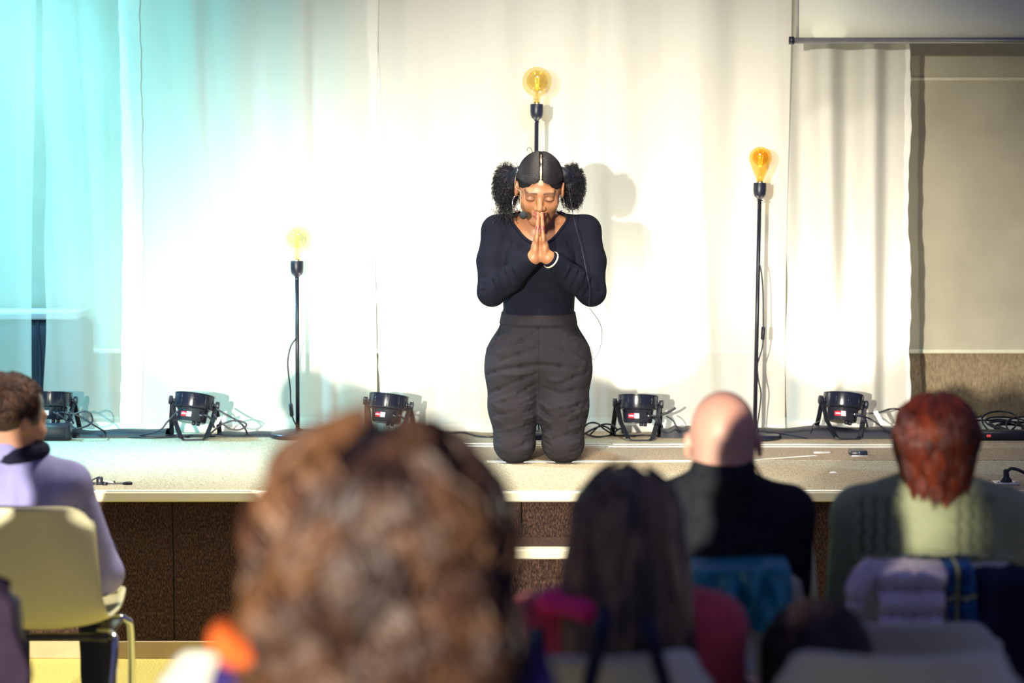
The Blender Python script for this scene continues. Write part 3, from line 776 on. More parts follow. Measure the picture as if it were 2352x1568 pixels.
# headset microphone lying at the stage edge
Yh = G(240, 1113).y
hm = thing('headset_microphone', 'black headset microphone lying at the stage edge, left', 'microphone', G(240, 1113))
def hp(px, py, dz=0.0): return P(px, py, Yh) + Vector((0, 0, dz))
def flr(pts): return [Vector((p.x, p.y, max(p.z, HS + .005))) for p in pts]
MB().tube(flr(spline([hp(184, 1113), hp(196, 1116), hp(215, 1119), hp(240, 1120), hp(265, 1119), hp(285, 1117)], 30)), .0032, 8).build('boom', m_black, hm)
MB().tube(flr([hp(282, 1117), hp(290, 1115), hp(299, 1113), hp(304, 1112)]), [.004, .007, .0075, .004], 10).build('capsule', m_blackmat, hm)
MB().tube(flr(spline([hp(184, 1112), hp(195, 1109), hp(208, 1104), hp(220, 1098), hp(232, 1096)], 20)), .003, 8).build('neckband', m_black, hm)
MB().tube(flr(spline([hp(182, 1104), hp(192, 1098), hp(204, 1103), hp(217, 1112)], 14)), .005, 8).build('ear_hook', m_black, hm)
c = hp(229, 1108); MB().box(c - Vector((.012, .006, .018)), c + Vector((.012, .006, .022)), bev=.004).build('clip_body', m_black, hm)
c = hp(240.5, 1111); MB().tube([c, c + Vector((.004, -.012, 0))], .0085, 14).build('knob', m_black, hm)
MB().tube([hp(238, 1105), hp(264, 1108)], .0035, 8).build('metal_arm', m_alu, hm); MB().tube([hp(262, 1104), hp(263, 1109)], .004, 8).build('pin', m_black, hm)
# ================================================================= people
m_skin_f = M('dark_brown_skin', (1, 1, 1), .42, var=.06, scale=30, sss=.12, attr=True, bump=.04, bscale=500)
m_skin_l = M('light_skin', (1, 1, 1), .48, var=.06, scale=30, sss=.25, attr=True, bump=.04, bscale=400)
m_hair_b = M('black_hair', (1, 1, 1), .42, var=.25, scale=120, attr=True, bump=.3, bscale=600)
m_hair = M('strand_hair', (1, 1, 1), .38, var=.2, scale=60, attr=True)

class Head:
    """local frame: x to the viewer's right when face points at f, f = face direction, u = up"""
    def __init__(s, C, yaw, pitch, sc=1.0, roll=0.0):
        # yaw 0: the face points at -y (to the camera); pi: to the stage
        f0 = Vector((math.sin(yaw), -math.cos(yaw), 0)); x0 = Vector((math.cos(yaw), math.sin(yaw), 0))
        s.X = x0; s.F = f0 * math.cos(pitch) - Vector((0, 0, 1)) * math.sin(pitch); s.U = s.X.cross(-s.F)
        if s.U.z < 0: s.U = -s.U
        s.U = (Vector((0, 0, 1)) - s.F * s.F.z).normalized()
        if roll:
            x, u = s.X.copy(), s.U.copy(); s.X = x * math.cos(roll) + u * math.sin(roll); s.U = u * math.cos(roll) - x * math.sin(roll)
        s.C = Vector(C); s.s = sc
        s.R = np.array([s.X, s.F, s.U]).T
    def __call__(s, x, f, u): return s.C + (s.X * x + s.F * f + s.U * u) * s.s
    def local(s, v): return ((v - np.array(s.C)) @ s.R) / s.s
    def build(s, S, feat=True, ears=.081):
        q = s.s; E = lambda c, r, k, sub=False: S.ell(s(*c), np.array(r) * q, s.R, k * q, sub)
        E((0, -.012, .028), (.078, .098, .094), .02)
        E((0, .022, -.035), (.064, .066, .083), .03)
        E((0, .066, -.097), (.025, .021, .018), .02)
        for sx in (-1, 1):
            E((sx * .040, .062, -.030), (.025, .022, .024), .02)
            S.cone(s(sx * .052, -.005, -.055), s(sx * .02, .065, -.095), .016 * q, .012 * q, .025 * q)
            E((sx * ears, -.008, -.006), (.009, .019, .031), .006)
            E((sx * (ears + .006), -.004, -.004), (.004, .011, .020), .004, True)
        if feat:
            S.cone(s(-.040, .079, .019), s(.040, .079, .019), .011 * q, .011 * q, .016 * q)
            for sx in (-1, 1):
                E((sx * .033, .099, -.001), (.021, .016, .012), .012, True)
                E((sx * .033, .0775, -.002), (.0165, .0145, .0115), .005)
            S.cone(s(0, .082, .010), s(0, .110, -.029), .0075 * q, .0115 * q, .014 * q)
            for sx in (-1, 1):
                E((sx * .0135, .098, -.033), (.0085, .012, .008), .006)
                E((sx * .007, .104, -.041), (.0035, .005, .003), .003, True)
            E((0, .090, -.060), (.027, .012, .014), .012)
            E((0, .0985, -.0575), (.021, .0075, .0052), .003)
            E((0, .0975, -.0685), (.0185, .0085, .0062), .003)
        return s

def make_obj(name, v, f, mat, parent, c=None):
    return MB().npmesh(v, f, c).build(name, mat, parent)

def ellipse_path(cx, cy, cz, rx, ry, n=48):
    return [(cx + rx * math.cos(2 * PI * i / n), cy + ry * math.sin(2 * PI * i / n), cz) for i in range(n)]

# ---------------------------------------------------------------- the kneeling woman
YK = 7.62
def w(px, py, dy=0.0): return P(px, py, YK + dy)
base_w = Vector((w(1238, 1060).x, YK + .02, HS))
W = thing('person', 'woman kneeling in black top and charcoal trousers, hands pressed in prayer', 'person', base_w)
cx = w(1238, 600).x
z_ = lambda py: w(1238, py).z
hd = Head((w(1239, 432).x, YK - .06, z_(433)), 0.0, math.radians(25), 1.06, roll=math.radians(-2))
sk = np.array((.40, .175, .085))
# body: head, neck, chest, arms and hands in one surface
S = SDF((cx - .36, YK - .36, z_(800)), (cx + .36, YK + .26, z_(340)), .0032)
hd.build(S, ears=.083)
nb = Vector((cx, YK + .045, z_(515)))
S.cone(hd(0, -.035, -.055), nb, .050, .056, .03)
S.ell((cx, YK + .03, z_(560)), (.135, .092, .12), None, .04)
for sx in (-1, 1):
    S.cone((cx + sx * .045, YK + .045, z_(510)), (cx + sx * .15, YK + .035, z_(526)), .031, .036, .03)
    S.cone((cx + sx * .012, YK - .03, z_(530)), (cx + sx * .095, YK + .022, z_(516)), .010, .008, .02)     # collar bones
    S.ell((cx + sx * .065, YK - .045, z_(605)), (.062, .055, .06), None, .04)
S.ell((cx, YK + .03, z_(690)), (.125, .085, .13), None, .05)
sh = {-1: Vector((w(1142, 527).x, YK + .03, z_(530))), 1: Vector((w(1345, 527).x, YK + .03, z_(530)))}
el = {-1: Vector((w(1130, 668).x, YK - .06, z_(668))), 1: Vector((w(1357, 668).x, YK - .06, z_(668)))}
YH = YK - .20
hx0 = P(1240, 560, YH).x
wr = {-1: Vector((P(1225, 592, YH).x, YH, P(1225, 592, YH).z)), 1: Vector((P(1260, 592, YH).x, YH, P(1260, 592, YH).z))}
zz = lambda py: P(1240, py, YH).z
for sx in (-1, 1):
    S.chain([sh[sx], el[sx]], [.046, .040], .02); S.chain([el[sx], wr[sx]], [.040, .025], .02)
    # palm: heel to knuckles, thin across x
    p0 = Vector((hx0 + sx * .020, YH, zz(588))); p1 = Vector((hx0 + sx * .0135, YH, zz(545)))
    S.cone(wr[sx], p0, .023, .021, .015)
    S.ell((hx0 + sx * .018, YH + .002, zz(572)), (.0165, .034, .034), None, .012)
    S.ell((hx0 + sx * .0125, YH, zz(550)), (.0115, .037, .026), None, .010)
    # fingers: little finger nearest the camera
    for dy, tip, r in ((-.030, 521, .0068), (-.0115, 500, .0078), (.007, 490, .0082), (.0255, 498, .0080)):
        a = Vector((hx0 + sx * .0115, YH + dy, zz(545))); b = Vector((hx0 + sx * (.0098), YH + dy * .85, (zz(545) + zz(tip)) / 2)); c = Vector((hx0 + sx * .0075, YH + dy * .72 + .004, zz(tip)))
        S.chain([a, b, c], [r * 1.06, r, r * .82], .0015)
    S.chain([(hx0 + sx * .017, YH + .028, zz(570)), (hx0 + sx * .014, YH + .046, zz(552)), (hx0 + sx * .009, YH + .044, zz(532))], [.013, .010, .0075], .004)
v, f = S.mesh(); v = relax(v, f, 1, .35)
lo_ = hd.local(v)
col = np.tile(sk, (len(v), 1))
def paint(mask, c, a=1.0):
    m_ = np.clip(mask, 0, 1)[:, None] * a; col[:] = col * (1 - m_) + np.array(c) * m_
gs = lambda d, s: np.exp(-(d / s) ** 2)
X_, F_, U_ = lo_[:, 0], lo_[:, 1], lo_[:, 2]
front = (F_ > .05) & (np.abs(X_) < .075) & (U_ > -.1) & (U_ < .07)
for sx in (-1, 1):
    bx = (sx * X_ - .034)
    paint(front * gs(U_ - (.0195 + .004 * np.cos(bx * 60)), .0042) * (np.abs(bx) < .023), (.02, .012, .012), .85)      # brows
    lash = -.0075 + 900 * .01 * bx ** 2
    paint(front * gs(U_ - lash, .0022) * (np.abs(bx) < .0175), (.012, .008, .010), .95)                                # lashes of the closed eyes
    paint(front * gs(U_ - .005, .006) * (np.abs(bx) < .018), (.17, .07, .045), .45)                                     # lids
paint(front * (np.abs(U_ + .063) < .013) * gs(X_, .024) * (F_ > .088) * gs(U_ + .063, .010), (.36, .09, .085), .8)       # lips
paint(front * gs(U_ + .063, .0012) * (np.abs(X_) < .02), (.10, .02, .025), .8)
for sx in (-1, 1):
    paint(gs(np.linalg.norm(lo_ - np.array((sx * .007, .104, -.042)), axis=1), .0035), (.05, .02, .015), .8)            # nostrils
paint((np.abs(X_) < .009) * (U_ > .05) * 1.0, (.55, .36, .26), .8)                                              # scalp along the parting
make_obj('body', v, f, m_skin_f, W, col)

# black long-sleeved top with a scooped neckline
m_top = M('black_knit_top', (.007, .008, .017), .85, var=.12, scale=40, bump=.25, bscale=700, spec=.12)
S = SDF((cx - .38, YK - .36, z_(760)), (cx + .38, YK + .26, z_(470)), .0045)
S.ell((cx, YK + .035, z_(570)), (.150, .106, .135), None, .04)
for sx in (-1, 1):
    S.cone((cx + sx * .05, YK + .045, z_(514)), (sh[sx].x, sh[sx].y, sh[sx].z), .044, .058, .04)
    S.ell((cx + sx * .066, YK - .048, z_(606)), (.070, .064, .066), None, .05)
S.cone((cx, YK + .035, z_(600)), (cx, YK + .04, z_(730)), .105, .098, .05, sq=(1.38, 1.0, 1.0))
for sx in (-1, 1):
    S.chain([sh[sx], (sh[sx] + el[sx]) / 2 + Vector((sx * .010, 0, 0)), el[sx]], [.058, .056, .053], .02)
    cf = wr[sx] + (el[sx] - wr[sx]).normalized() * .030
    S.chain([el[sx], (el[sx] + cf) / 2 + Vector((0, 0, -.006)), cf], [.053, .047, .035], .02)
    S.chain([cf, cf + (wr[sx] - cf).normalized() * .012], [.0345, .0335], 0)
v, f = S.mesh(); v = relax(v, f, 2, .4); nrm = vnormals(v, f)
sg = []
for sx in (-1, 1):
    e, h, wv_ = el[sx], sh[sx], wr[sx]
    for t, hh in ((.12, .006), (.25, .005), (.40, .005), (.55, .004)):
        p = e.lerp(wv_, t) + Vector((0, -.05, .0)); sg.append((p + Vector((sx * -.03, 0, -.045)), p + Vector((sx * .012, 0, .045)), .007, hh)); sg.append((p + Vector((sx * -.018, 0, -.045)), p + Vector((sx * .026, 0, .045)), .007, -hh))
    for t, hh in ((.75, .005), (.86, .006), (.96, .006)):
        p = h.lerp(e, t) + Vector((0, -.05, 0)); sg.append((p + Vector((-sx * .05, 0, .012)), p + Vector((sx * .05, 0, -.004)), .008, -hh))
    sg.append(((cx + sx * .105, YK - .04, z_(560)), (cx + sx * .095, YK - .06, z_(650)), .012, -.008))
    for k in range(3):
        sg.append(((cx + sx * (.12 + .02 * k), YK - .02, z_(500 + 6 * k)), (cx + sx * (.105 + .012 * k), YK - .06, z_(560)), .007, .004))
for k in range(4): sg.append(((cx - .12, YK - .07, z_(650 + 16 * k)), (cx + .12, YK - .07, z_(660 + 15 * k)), .010, .003 * (-1) ** k))
v = creases(v, nrm, sg)
ctr = Vector((cx, YK + .03, z_(522)))
def neck_elev(a):      # a: 0 = toward the camera
    c = math.cos(a)
    return math.radians(-30) * max(c, 0) ** 1.2 + math.radians(33) * (1 - abs(c)) + math.radians(40) * max(-c, 0)
bv = BVHTree.FromPolygons([Vector(q) for q in v], f.tolist())
loop = []
for i in range(72):
    a = 2 * PI * i / 72; e = neck_elev(a)
    h = bv.ray_cast(ctr, Vector((math.sin(a) * math.cos(e), -math.cos(a) * math.cos(e), math.sin(e))))
    if h[0] is not None: loop.append(h[0])
fc = v[f].mean(1) - np.array(ctr); rr = np.linalg.norm(fc, axis=1)
az = np.arctan2(fc[:, 0], -fc[:, 1]); elv = np.arcsin(fc[:, 2] / rr)
ne = np.array([neck_elev(a) for a in np.linspace(-PI, PI, 361)]); lim = np.interp(az, np.linspace(-PI, PI, 361), ne)
rl = np.array([[math.atan2((q - ctr).x, -(q - ctr).y), (q - ctr).length] for q in loop]); rl = rl[np.argsort(rl[:, 0])]
keep = ~((elv > lim) & (rr < np.interp(az, rl[:, 0], rl[:, 1], period=2 * PI) + .012))
top_o = make_obj('top', v, f[keep], m_top, W)
nbm = MB().tube(loop, .0058, 8, closed=True); nbm.build('neckband', m_top, top_o)
for i in range(0, 72, 1):
    pass
# nails
m_nail = M('red_nail_polish', (.62, .02, .07), .2, var=.03)
for sx in (-1, 1):
    for dy, tip in ((-.030, 521), (-.0115, 500), (.007, 490), (.0255, 498)):
        c = Vector((hx0 + sx * .0118, YH + dy * .72 + .002, zz(tip) - .003))
        MB().ball(c, (.0026, .0050, .0075), 10).build('fingernail', m_nail, W)
# bracelet on her left wrist
p = wr[1].lerp(el[1], .06); d = (el[1] - wr[1]).normalized(); q = d.to_track_quat('Z', 'Y').to_matrix()
MB().tube([p + q @ Vector((.031 * math.cos(a), .031 * math.sin(a), 0)) for a in [i * 2 * PI / 30 for i in range(30)]], .0045, 8, closed=True).build('bracelet', M('pale_bracelet', (.85, .78, .66), .3, metal=.4), W)

# charcoal trousers
m_trou = M('charcoal_trousers', (.025, .0225, .028), .88, var=.2, scale=300, bump=.2, bscale=800, spec=.12)
hxc = w(1237, 840).x
S = SDF((hxc - .27, YK - .18, HS - .02), (hxc + .27, YK + .62, z_(705)), .0055)
S.cone((hxc, YK + .045, z_(728)), (hxc, YK + .05, z_(800)), .100, .122, .03, sq=(1.42, 1.0, 1.0))
S.ell((hxc, YK + .06, z_(820)), (.185, .128, .12), None, .04)
for sx in (-1, 1):
    S.ell((hxc + sx * .098, YK + .06, z_(848)), (.104, .125, .135), None, .05)
    kn = w(1182 if sx < 0 else 1294, 1000); kx = kn.x
    S.chain([(hxc + sx * .098, YK + .045, z_(860)), (hxc + sx * .096, YK + .035, z_(935)), (kx, YK + .035, z_(1012))], [.104, .094, .078], .03)
    S.ell((kx, YK + .03, HS + .072), (.079, .078, .074), None, .02)
    S.chain([(kx, YK + .06, HS + .068), (kx, YK + .25, HS + .065), (kx * .9 + hxc * .1, YK + .44, HS + .055)], [.066, .060, .046], .03)
S.cone((hxc, YK - .12, HS + .0), (hxc, YK + .2, z_(945)), .0, .0, 0, True)
v, f = S.mesh(); v = relax(v, f, 2, .4); nrm = vnormals(v, f)
sg = []
Fy = YK - .07
bvt = BVHTree.FromPolygons([Vector(q) for q in v], f.tolist())
def fold(x0, y0, x1, y1, wd, h):
    q = [bvt.ray_cast(Vector((0, 0, CAMZ)), ray(x0 + (x1 - x0) * t, y0 + (y1 - y0) * t).normalized())[0] for t in (0, .5, 1)]
    q = [p for p in q if p is not None]
    for a, b in zip(q, q[1:]): sg.append((a, b, wd, h * .5))
fold(1165, 800, 1225, 765, .010, -.010); fold(1150, 828, 1232, 800, .010, -.009); fold(1145, 812, 1215, 780, .012, .007)
fold(1158, 848, 1236, 838, .011, -.010); fold(1240, 838, 1330, 846, .011, -.010); fold(1160, 860, 1225, 858, .010, .006)
fold(1236, 740, 1236, 830, .006, -.006); fold(1175, 880, 1230, 858, .010, -.007); fold(1262, 872, 1290, 876, .009, .006)
fold(1290, 880, 1350, 855, .012, -.007); fold(1285, 905, 1348, 890, .011, -.006); fold(1325, 820, 1357, 845, .010, .008)
fold(1300, 785, 1350, 800, .014, .006); fold(1120, 800, 1160, 770, .012, .006); fold(1118, 860, 1150, 850, .010, -.006)
for k, y in enumerate((930, 946, 962, 978, 996, 1014, 1032, 1046)):
    fold(1205, y, 1236, y - 10, .006, (-1) ** k * .006); fold(1240, y - 6, 1262, y + 8, .006, (-1) ** k * .006)
    fold(1312, y + 6, 1350, y - 8, .007, (-1) ** (k + 1) * .007); fold(1118, y - 8, 1150, y + 6, .007, (-1) ** k * .004)
for x0, y0, x1, y1, h in ((1122, 905, 1165, 885, -.006), (1130, 925, 1185, 905, .005), (1190, 905, 1234, 880, -.006), (1195, 925, 1234, 905, .005), (1245, 890, 1300, 905, -.005), (1135, 955, 1180, 945, -.004), (1255, 940, 1320, 925, .005), (1290, 960, 1345, 935, -.006), (1140, 990, 1200, 975, .004), (1270, 1010, 1338, 985, -.006), (1180, 1030, 1228, 1010, -.005), (1145, 775, 1200, 758, .006), (1270, 760, 1330, 778, .006), (1262, 790, 1330, 812, -.005)):
    fold(x0, y0, x1, y1, .008, h)
fold(1136, 1030, 1175, 1056, .010, -.006); fold(1258, 1046, 1330, 1052, .009, .005)
sg = [(a_, b_, w_ * .9, h_ * 1.7) for a_, b_, w_, h_ in sg]
v = creases(v, nrm, sg); v += nrm * (vnoise(v, 5, 2, 30) * .0012)[:, None]
v[:, 2] = np.maximum(v[:, 2], HS + .001)
tr = make_obj('trousers', v, f, m_trou, W)
# waistband
def wb(u, vv):
    a = 2 * PI * u; z = z_(718) + (z_(743) - z_(718)) * vv; rx = .1425 + .008 * vv; ry = .103 + .007 * vv
    return (hxc + rx * math.cos(a), YK + .043 + ry * math.sin(a), z + .006 * math.sin(a))
MB().grid(wb, 64, 4, thick=-.004).build('waistband', m_trou, tr)
m_seam = M('dark_seam', (.02, .019, .024), .9)
bvt = BVHTree.FromPolygons([Vector(q) for q in v], f.tolist())
def onfront(px, py, off=.001):
    h = bvt.ray_cast(Vector((0, 0, CAMZ)), ray(px, py).normalized()); return (h[0] - Vector((0, off, 0))) if h[0] is not None else None
MB().tube([q for q in (onfront(1237, y) for y in range(750, 925, 7)) if q is not None], .0016, 5).build('fly_seam', m_seam, tr)
for pts in (((1150, 746), (1146, 760), (1138, 780), (1130, 797)), ((1322, 746), (1328, 760), (1337, 780), (1345, 797))):
    pts = [p_ for p_ in (onfront(*q) for q in pts) if p_ is not None]
    if len(pts) > 1: MB().tube(pts, .0016, 5).build('pocket_seam', m_seam, tr)
# shoes behind the knees
for sx in (-1, 1):
    kx = w(1182 if sx < 0 else 1294, 1000).x * .92 + hxc * .08
    S = SDF((kx - .07, YK + .36, HS - .01), (kx + .07, YK + .62, HS + .13), .006)
    S.chain([(kx, YK + .44, HS + .045), (kx, YK + .53, HS + .055), (kx, YK + .57, HS + .045)], [.038, .036, .030], .02)
    v, f = S.mesh(); v[:, 2] = np.maximum(v[:, 2], HS + .001); make_obj('shoe', v, f, m_black, W)

# hair: centre-parted cap and two puffs
S = SDF(np.array(hd.C) - .16, np.array(hd.C) + .16, .0030)
S.ell(hd(0, -.014, .033), np.array((.0805, .1012, .0955)) * hd.s, hd.R, 0)
S.ell(hd(0, .112, -.050), np.array((.071, .080, .130)) * hd.s, hd.R, .004, True)
S.ell(hd(0, .02, -.105), np.array((.12, .085, .085)) * hd.s, hd.R, .012, True)
for sx in (-1, 1): S.ell(hd(sx * .088, .005, -.012), np.array((.022, .028, .034)) * hd.s, hd.R, .006, True)
arc = [hd(0, -.014 + .104 * math.sin(a), .033 + .094 * math.cos(a)) for a in np.linspace(1.35, -.35, 14)]
S.chain(arc, [.0062] * 6 + [.0055] * 8, .002, True)
v, f = S.mesh(); nrm = vnormals(v, f)
v += nrm * (vnoise(v, 9, 3, 160) * .0009)[:, None]
c_ = np.tile(np.array(srgb(26, 25, 31)), (len(v), 1)) * (1 + .35 * vnoise(v, 4, 2, 220))[:, None]
hair = make_obj('hair', v, f, M('matte_black_hair', (1, 1, 1), .8, var=.3, scale=300, attr=True, bump=.6, bscale=900), W, c_)
g_ = np.random.default_rng(77); N, K = 2200, 12
a0 = g_.uniform(-.9, 1.17, N); sgn = np.where(np.arange(N) % 2, 1, -1); tt = np.linspace(.075, 1, K)[None, :]
phi = tt * g_.uniform(1.1, 1.72, N)[:, None]; aa = a0[:, None] * (1 + .8 * tt * (1 - tt)) - .30 * tt ** 2
rx, rf, ru = .0832, .1026, .0968
lx = sgn[:, None] * rx * np.sin(phi); lf = -.014 + rf * np.cos(phi) * np.sin(aa); lu = .033 + ru * np.cos(phi) * np.cos(aa) + .0006 * np.sin(tt * 40 + a0[:, None] * 50)
pth = np.array(hd.C) + hd.s * (lx[..., None] * np.array(hd.X) + lf[..., None] * np.array(hd.F) + lu[..., None] * np.array(hd.U))
v2, f2 = tubes_np(pth, np.full((N, K), .0008)); MB().npmesh(v2, f2, np.repeat(np.array(srgb(36, 34, 39)) * g_.uniform(.4, 2.0, (N, 1)), K * 3, axis=0)).build('slicked_strands', m_hair_b, W)
for sx, (px, py), r_, sd in ((-1, (1163, 426), (.050, .055, .083), 21), (1, (1314, 424), (.048, .055, .080), 22)):
    c0 = np.array(P(px, py, YK + .01)); r_ = np.array(r_); g_ = np.random.default_rng(sd)
    S = SDF(c0 - .14, c0 + .14, .006); S.ell(c0, r_ * .86, None, 0); S.cone(hd(sx * .075, -.03, .045), c0, .028, .035, .02)
    v, f = S.mesh(); nrm = vnormals(v, f); v += nrm * (vnoise(v, sd, 3, 60) * .006)[:, None]
    mb = MB().npmesh(v, f, np.tile(np.array(srgb(26, 27, 40)), (len(v), 1)))
    N, K = 2600, 12
    d = g_.normal(size=(N, 3)); d /= np.linalg.norm(d, axis=1, keepdims=True); t = np.linspace(.72, 1.0, K)[None, :, None]
    ln = g_.uniform(.84, 1.22, (N, 1, 1)); ph = g_.uniform(0, 6.28, (N, 1)); fr = g_.uniform(12, 24, (N, 1))
    pth = c0 + d[:, None, :] * r_ * t * ln
    u_ = np.cross(d, [0, 0, 1.0]); u_ /= np.linalg.norm(u_, axis=1, keepdims=True) + 1e-9; w_ = np.cross(d, u_)
    an = ph + fr * np.linspace(0, 1, K)[None, :]
    amp = .0052 * np.linspace(.3, 1, K)[None, :]
    pth = pth + (u_[:, None, :] * np.cos(an)[..., None] + w_[:, None, :] * np.sin(an)[..., None]) * amp[..., None]
    pth[:, :, 2] -= np.clip(t[..., 0] - .8, 0, 1) * g_.uniform(0, .10, (N, 1))
    v2, f2 = tubes_np(pth, np.linspace(.0009, .0005, K)[None, :] * np.ones((N, 1)))
    mb.npmesh(v2, f2, np.repeat(np.array(srgb(36, 34, 44)) * g_.uniform(.6, 1.5, (N, 1)), K * 3, axis=0))
    mb.build('hair_puff', m_hair_b, W)
# flyaway curls on the shoulders under the left puff
g_ = np.random.default_rng(5); N, K = 160, 10
st = np.array(P(1163, 478, YK - .01)) + g_.normal(size=(N, 3)) * np.array((.022, .015, .008)); dirs = np.stack([g_.normal(0, .25, N), g_.normal(-.2, .2, N), -np.ones(N)], 1)
t = np.linspace(0, 1, K)[None, :, None]; pth = st[:, None, :] + dirs[:, None, :] * t * g_.uniform(.02, .06, (N, 1, 1)) + .004 * np.sin(t * 14 + g_.uniform(0, 6, (N, 1, 3)))
v2, f2 = tubes_np(pth, np.full((N, K), .0006)); MB().npmesh(v2, f2, np.tile(np.array(srgb(32, 31, 42)), (len(v2), 1))).build('loose_curls', m_hair_b, W)
# hoop earrings
m_silver = M('silver_hoop', (.88, .88, .9), .15, metal=1.0, var=.03)
for sx, (px, py) in ((-1, (1186, 467)), (1, (1287, 467))):
    c = P(px, py, YK - .06); ry = .022
    pts = [c + Vector((sx * -.003 + .018 * math.cos(a) , .012 * math.cos(a), .031 * math.sin(a))) for a in [i * 2 * PI / 36 for i in range(36)]]
    MB().tube(pts, .0018, 7, closed=True).build('earring', m_silver, W)
# headset microphone she wears
mh = thing('headset_microphone', 'beige headset microphone with black foam ball worn by the kneeling woman', 'microphone', hd(-.084, .0, 0))
bm = [hd(-.083, -.02, .03), hd(-.088, .0, .040), hd(-.087, .022, .012), P(1196, 440, YK - .155), P(1195, 465, YK - .165), P(1196.5, 484, YK - .172), P(1200, 492, YK - .175)]
MB().tube(spline(bm, 40), .0013, 7).build('boom', M('beige_wire', (.5, .38, .28), .4), mh)
MB().ball(P(1202, 494, YK - .175), (.0145, .0145, .0155), 16).build('foam_ball', M('grey_foam', srgb(44, 52, 58), .95, bump=.6, bscale=900), mh)
MB().tube(spline([hd(-.084, -.02, .02), hd(-.090, .0, .055), hd(-.082, .02, .075), hd(-.086, .0, .10)], 20), .0018, 6).build('ear_hook', m_silver, mh)
cb = [hd(.088, -.02, .05), P(1301, 405, YK - .05), P(1308, 440, YK - .05), P(1313, 475, YK - .08), P(1321, 515, YK - .075), P(1336, 570, YK - .10), P(1348, 630, YK - .15), P(1355, 665, YK - .15), P(1353, 700, YK - .13), P(1360, 715, YK - .06), P(1376, 738, YK - .02), P(1383, 765, YK), P(1378, 800, YK), P(1366, 823, YK), P(1361, 822, YK + .01), P(1358, 800, YK + .03), P(1352, 794, YK + .06)]
MB().tube(spline(cb, 120), .0013, 6).build('wire', m_black, mh)
MB().tube(spline([hd(-.03, -.03, .125), hd(-.036, -.03, .14), hd(-.046, -.03, .145), hd(-.05, -.03, .132)], 12), .001, 5).build('stray_hair', m_hair_b if False else m_black, W)
# ================================================================= the audience
# ---------------------------------------------------------------- moulded shell chairs
m_shell = M('cream_shell_plastic', (.66, .62, .40), .42, var=.04, scale=4)
m_shellg = M('grey_shell_plastic', (.46, .45, .38), .45, var=.05, scale=4)
def make_chair(label, loc, rz=0.0, mat=None, top=.80, sq=7, group='moulded shell chairs of the audience'):
    t = thing('shell_chair', label, 'chair', loc, rz, group)
    k = top / .80
    prof = [(-.255, .800), (-.246, .74), (-.236, .66), (-.218, .57), (-.190, .495), (-.14, .452), (-.05, .435), (.05, .437), (.13, .447), (.18, .452), (.205, .438)]
    hw = [.186, .204, .214, .224, .234, .238, .236, .230, .222, .214, .200]
    def samp(arr, v):
        s = v * (len(arr) - 1); i = min(int(s), len(arr) - 2); q = s - i; q = q
        a, b = arr[i], arr[i + 1]
        return tuple(x + (y - x) * q for x, y in zip(a, b)) if isinstance(a, tuple) else a + (b - a) * q
    def fn(u, v):
        x = 2 * u - 1
        pv = spl_prof(v); y, z = pv
        z = z * k if z > .5 else z * (1 + (k - 1) * max(0, (z - .43) / .07) * .0)
        wv = spl_w(v)
        back = max(0, 1 - v / .42); seat = max(0, min(1, (v - .32) / .25))
        y += .075 * back * abs(x) ** 2.4 + .02 * back * x * x
        z += seat * .045 * abs(x) ** 3.2 - .055 * max(0, 1 - v / .10) * abs(x) ** sq
        if v > .9: y -= .05 * (v - .9) / .1 * abs(x) ** 4
        return (x * wv, y, z)
    S1 = spline([(0, a, b) for a, b in prof], 120); S2 = spline([(a, 0, 0) for a in hw], 120)
    spl_prof = lambda v: (S1[min(120, int(round(v * 120)))].y, S1[min(120, int(round(v * 120)))].z)
    spl_w = lambda v: S2[min(120, int(round(v * 120)))].x
    MB().grid(fn, 28, 40, thick=.007).build('shell', mat or m_shell, t, world=False)
    for sx in (-1, 1):
        for (yt, yb) in ((-.10, -.215), (.10, .19)):
            lg = MB().tube(spline([(sx * .19, yt * .9, .425), (sx * .232, yt, .418), (sx * .243, yt + (yb - yt) * .2, .36), (sx * .225, yb, .012)], 20), .0105, 10).build('leg', m_chrome, t, world=False)
            MB().lathe([(.013, 0), (.014, .014), (.011, .018)], (sx * .225, yb, 0), 12).build('foot_cap', m_black, lg, world=False)
        MB().box((sx * .205 - .022, -.13, .405), (sx * .205 + .022, .13, .428), bev=.006).build('side_bracket', m_black, t, world=False)
    MB().box((-.21, -.125, .408), (.21, -.095, .424), bev=.003).build('cross_bar', m_black, t, world=False)
    MB().box((-.21, .085, .408), (.21, .115, .424), bev=.003).build('cross_bar', m_black, t, world=False)
    return t
def chair_at(label, px, Yback, top_py=None, mat=None, rz=0.0, sq=7):
    """chair whose back rim top middle is seen at column px at depth Yback"""
    top = .80 if top_py is None else P(px, top_py, Yback).z
    return make_chair(label, (P(px, 1300, Yback).x, Yback + .255, 0), rz, mat, top, sq)

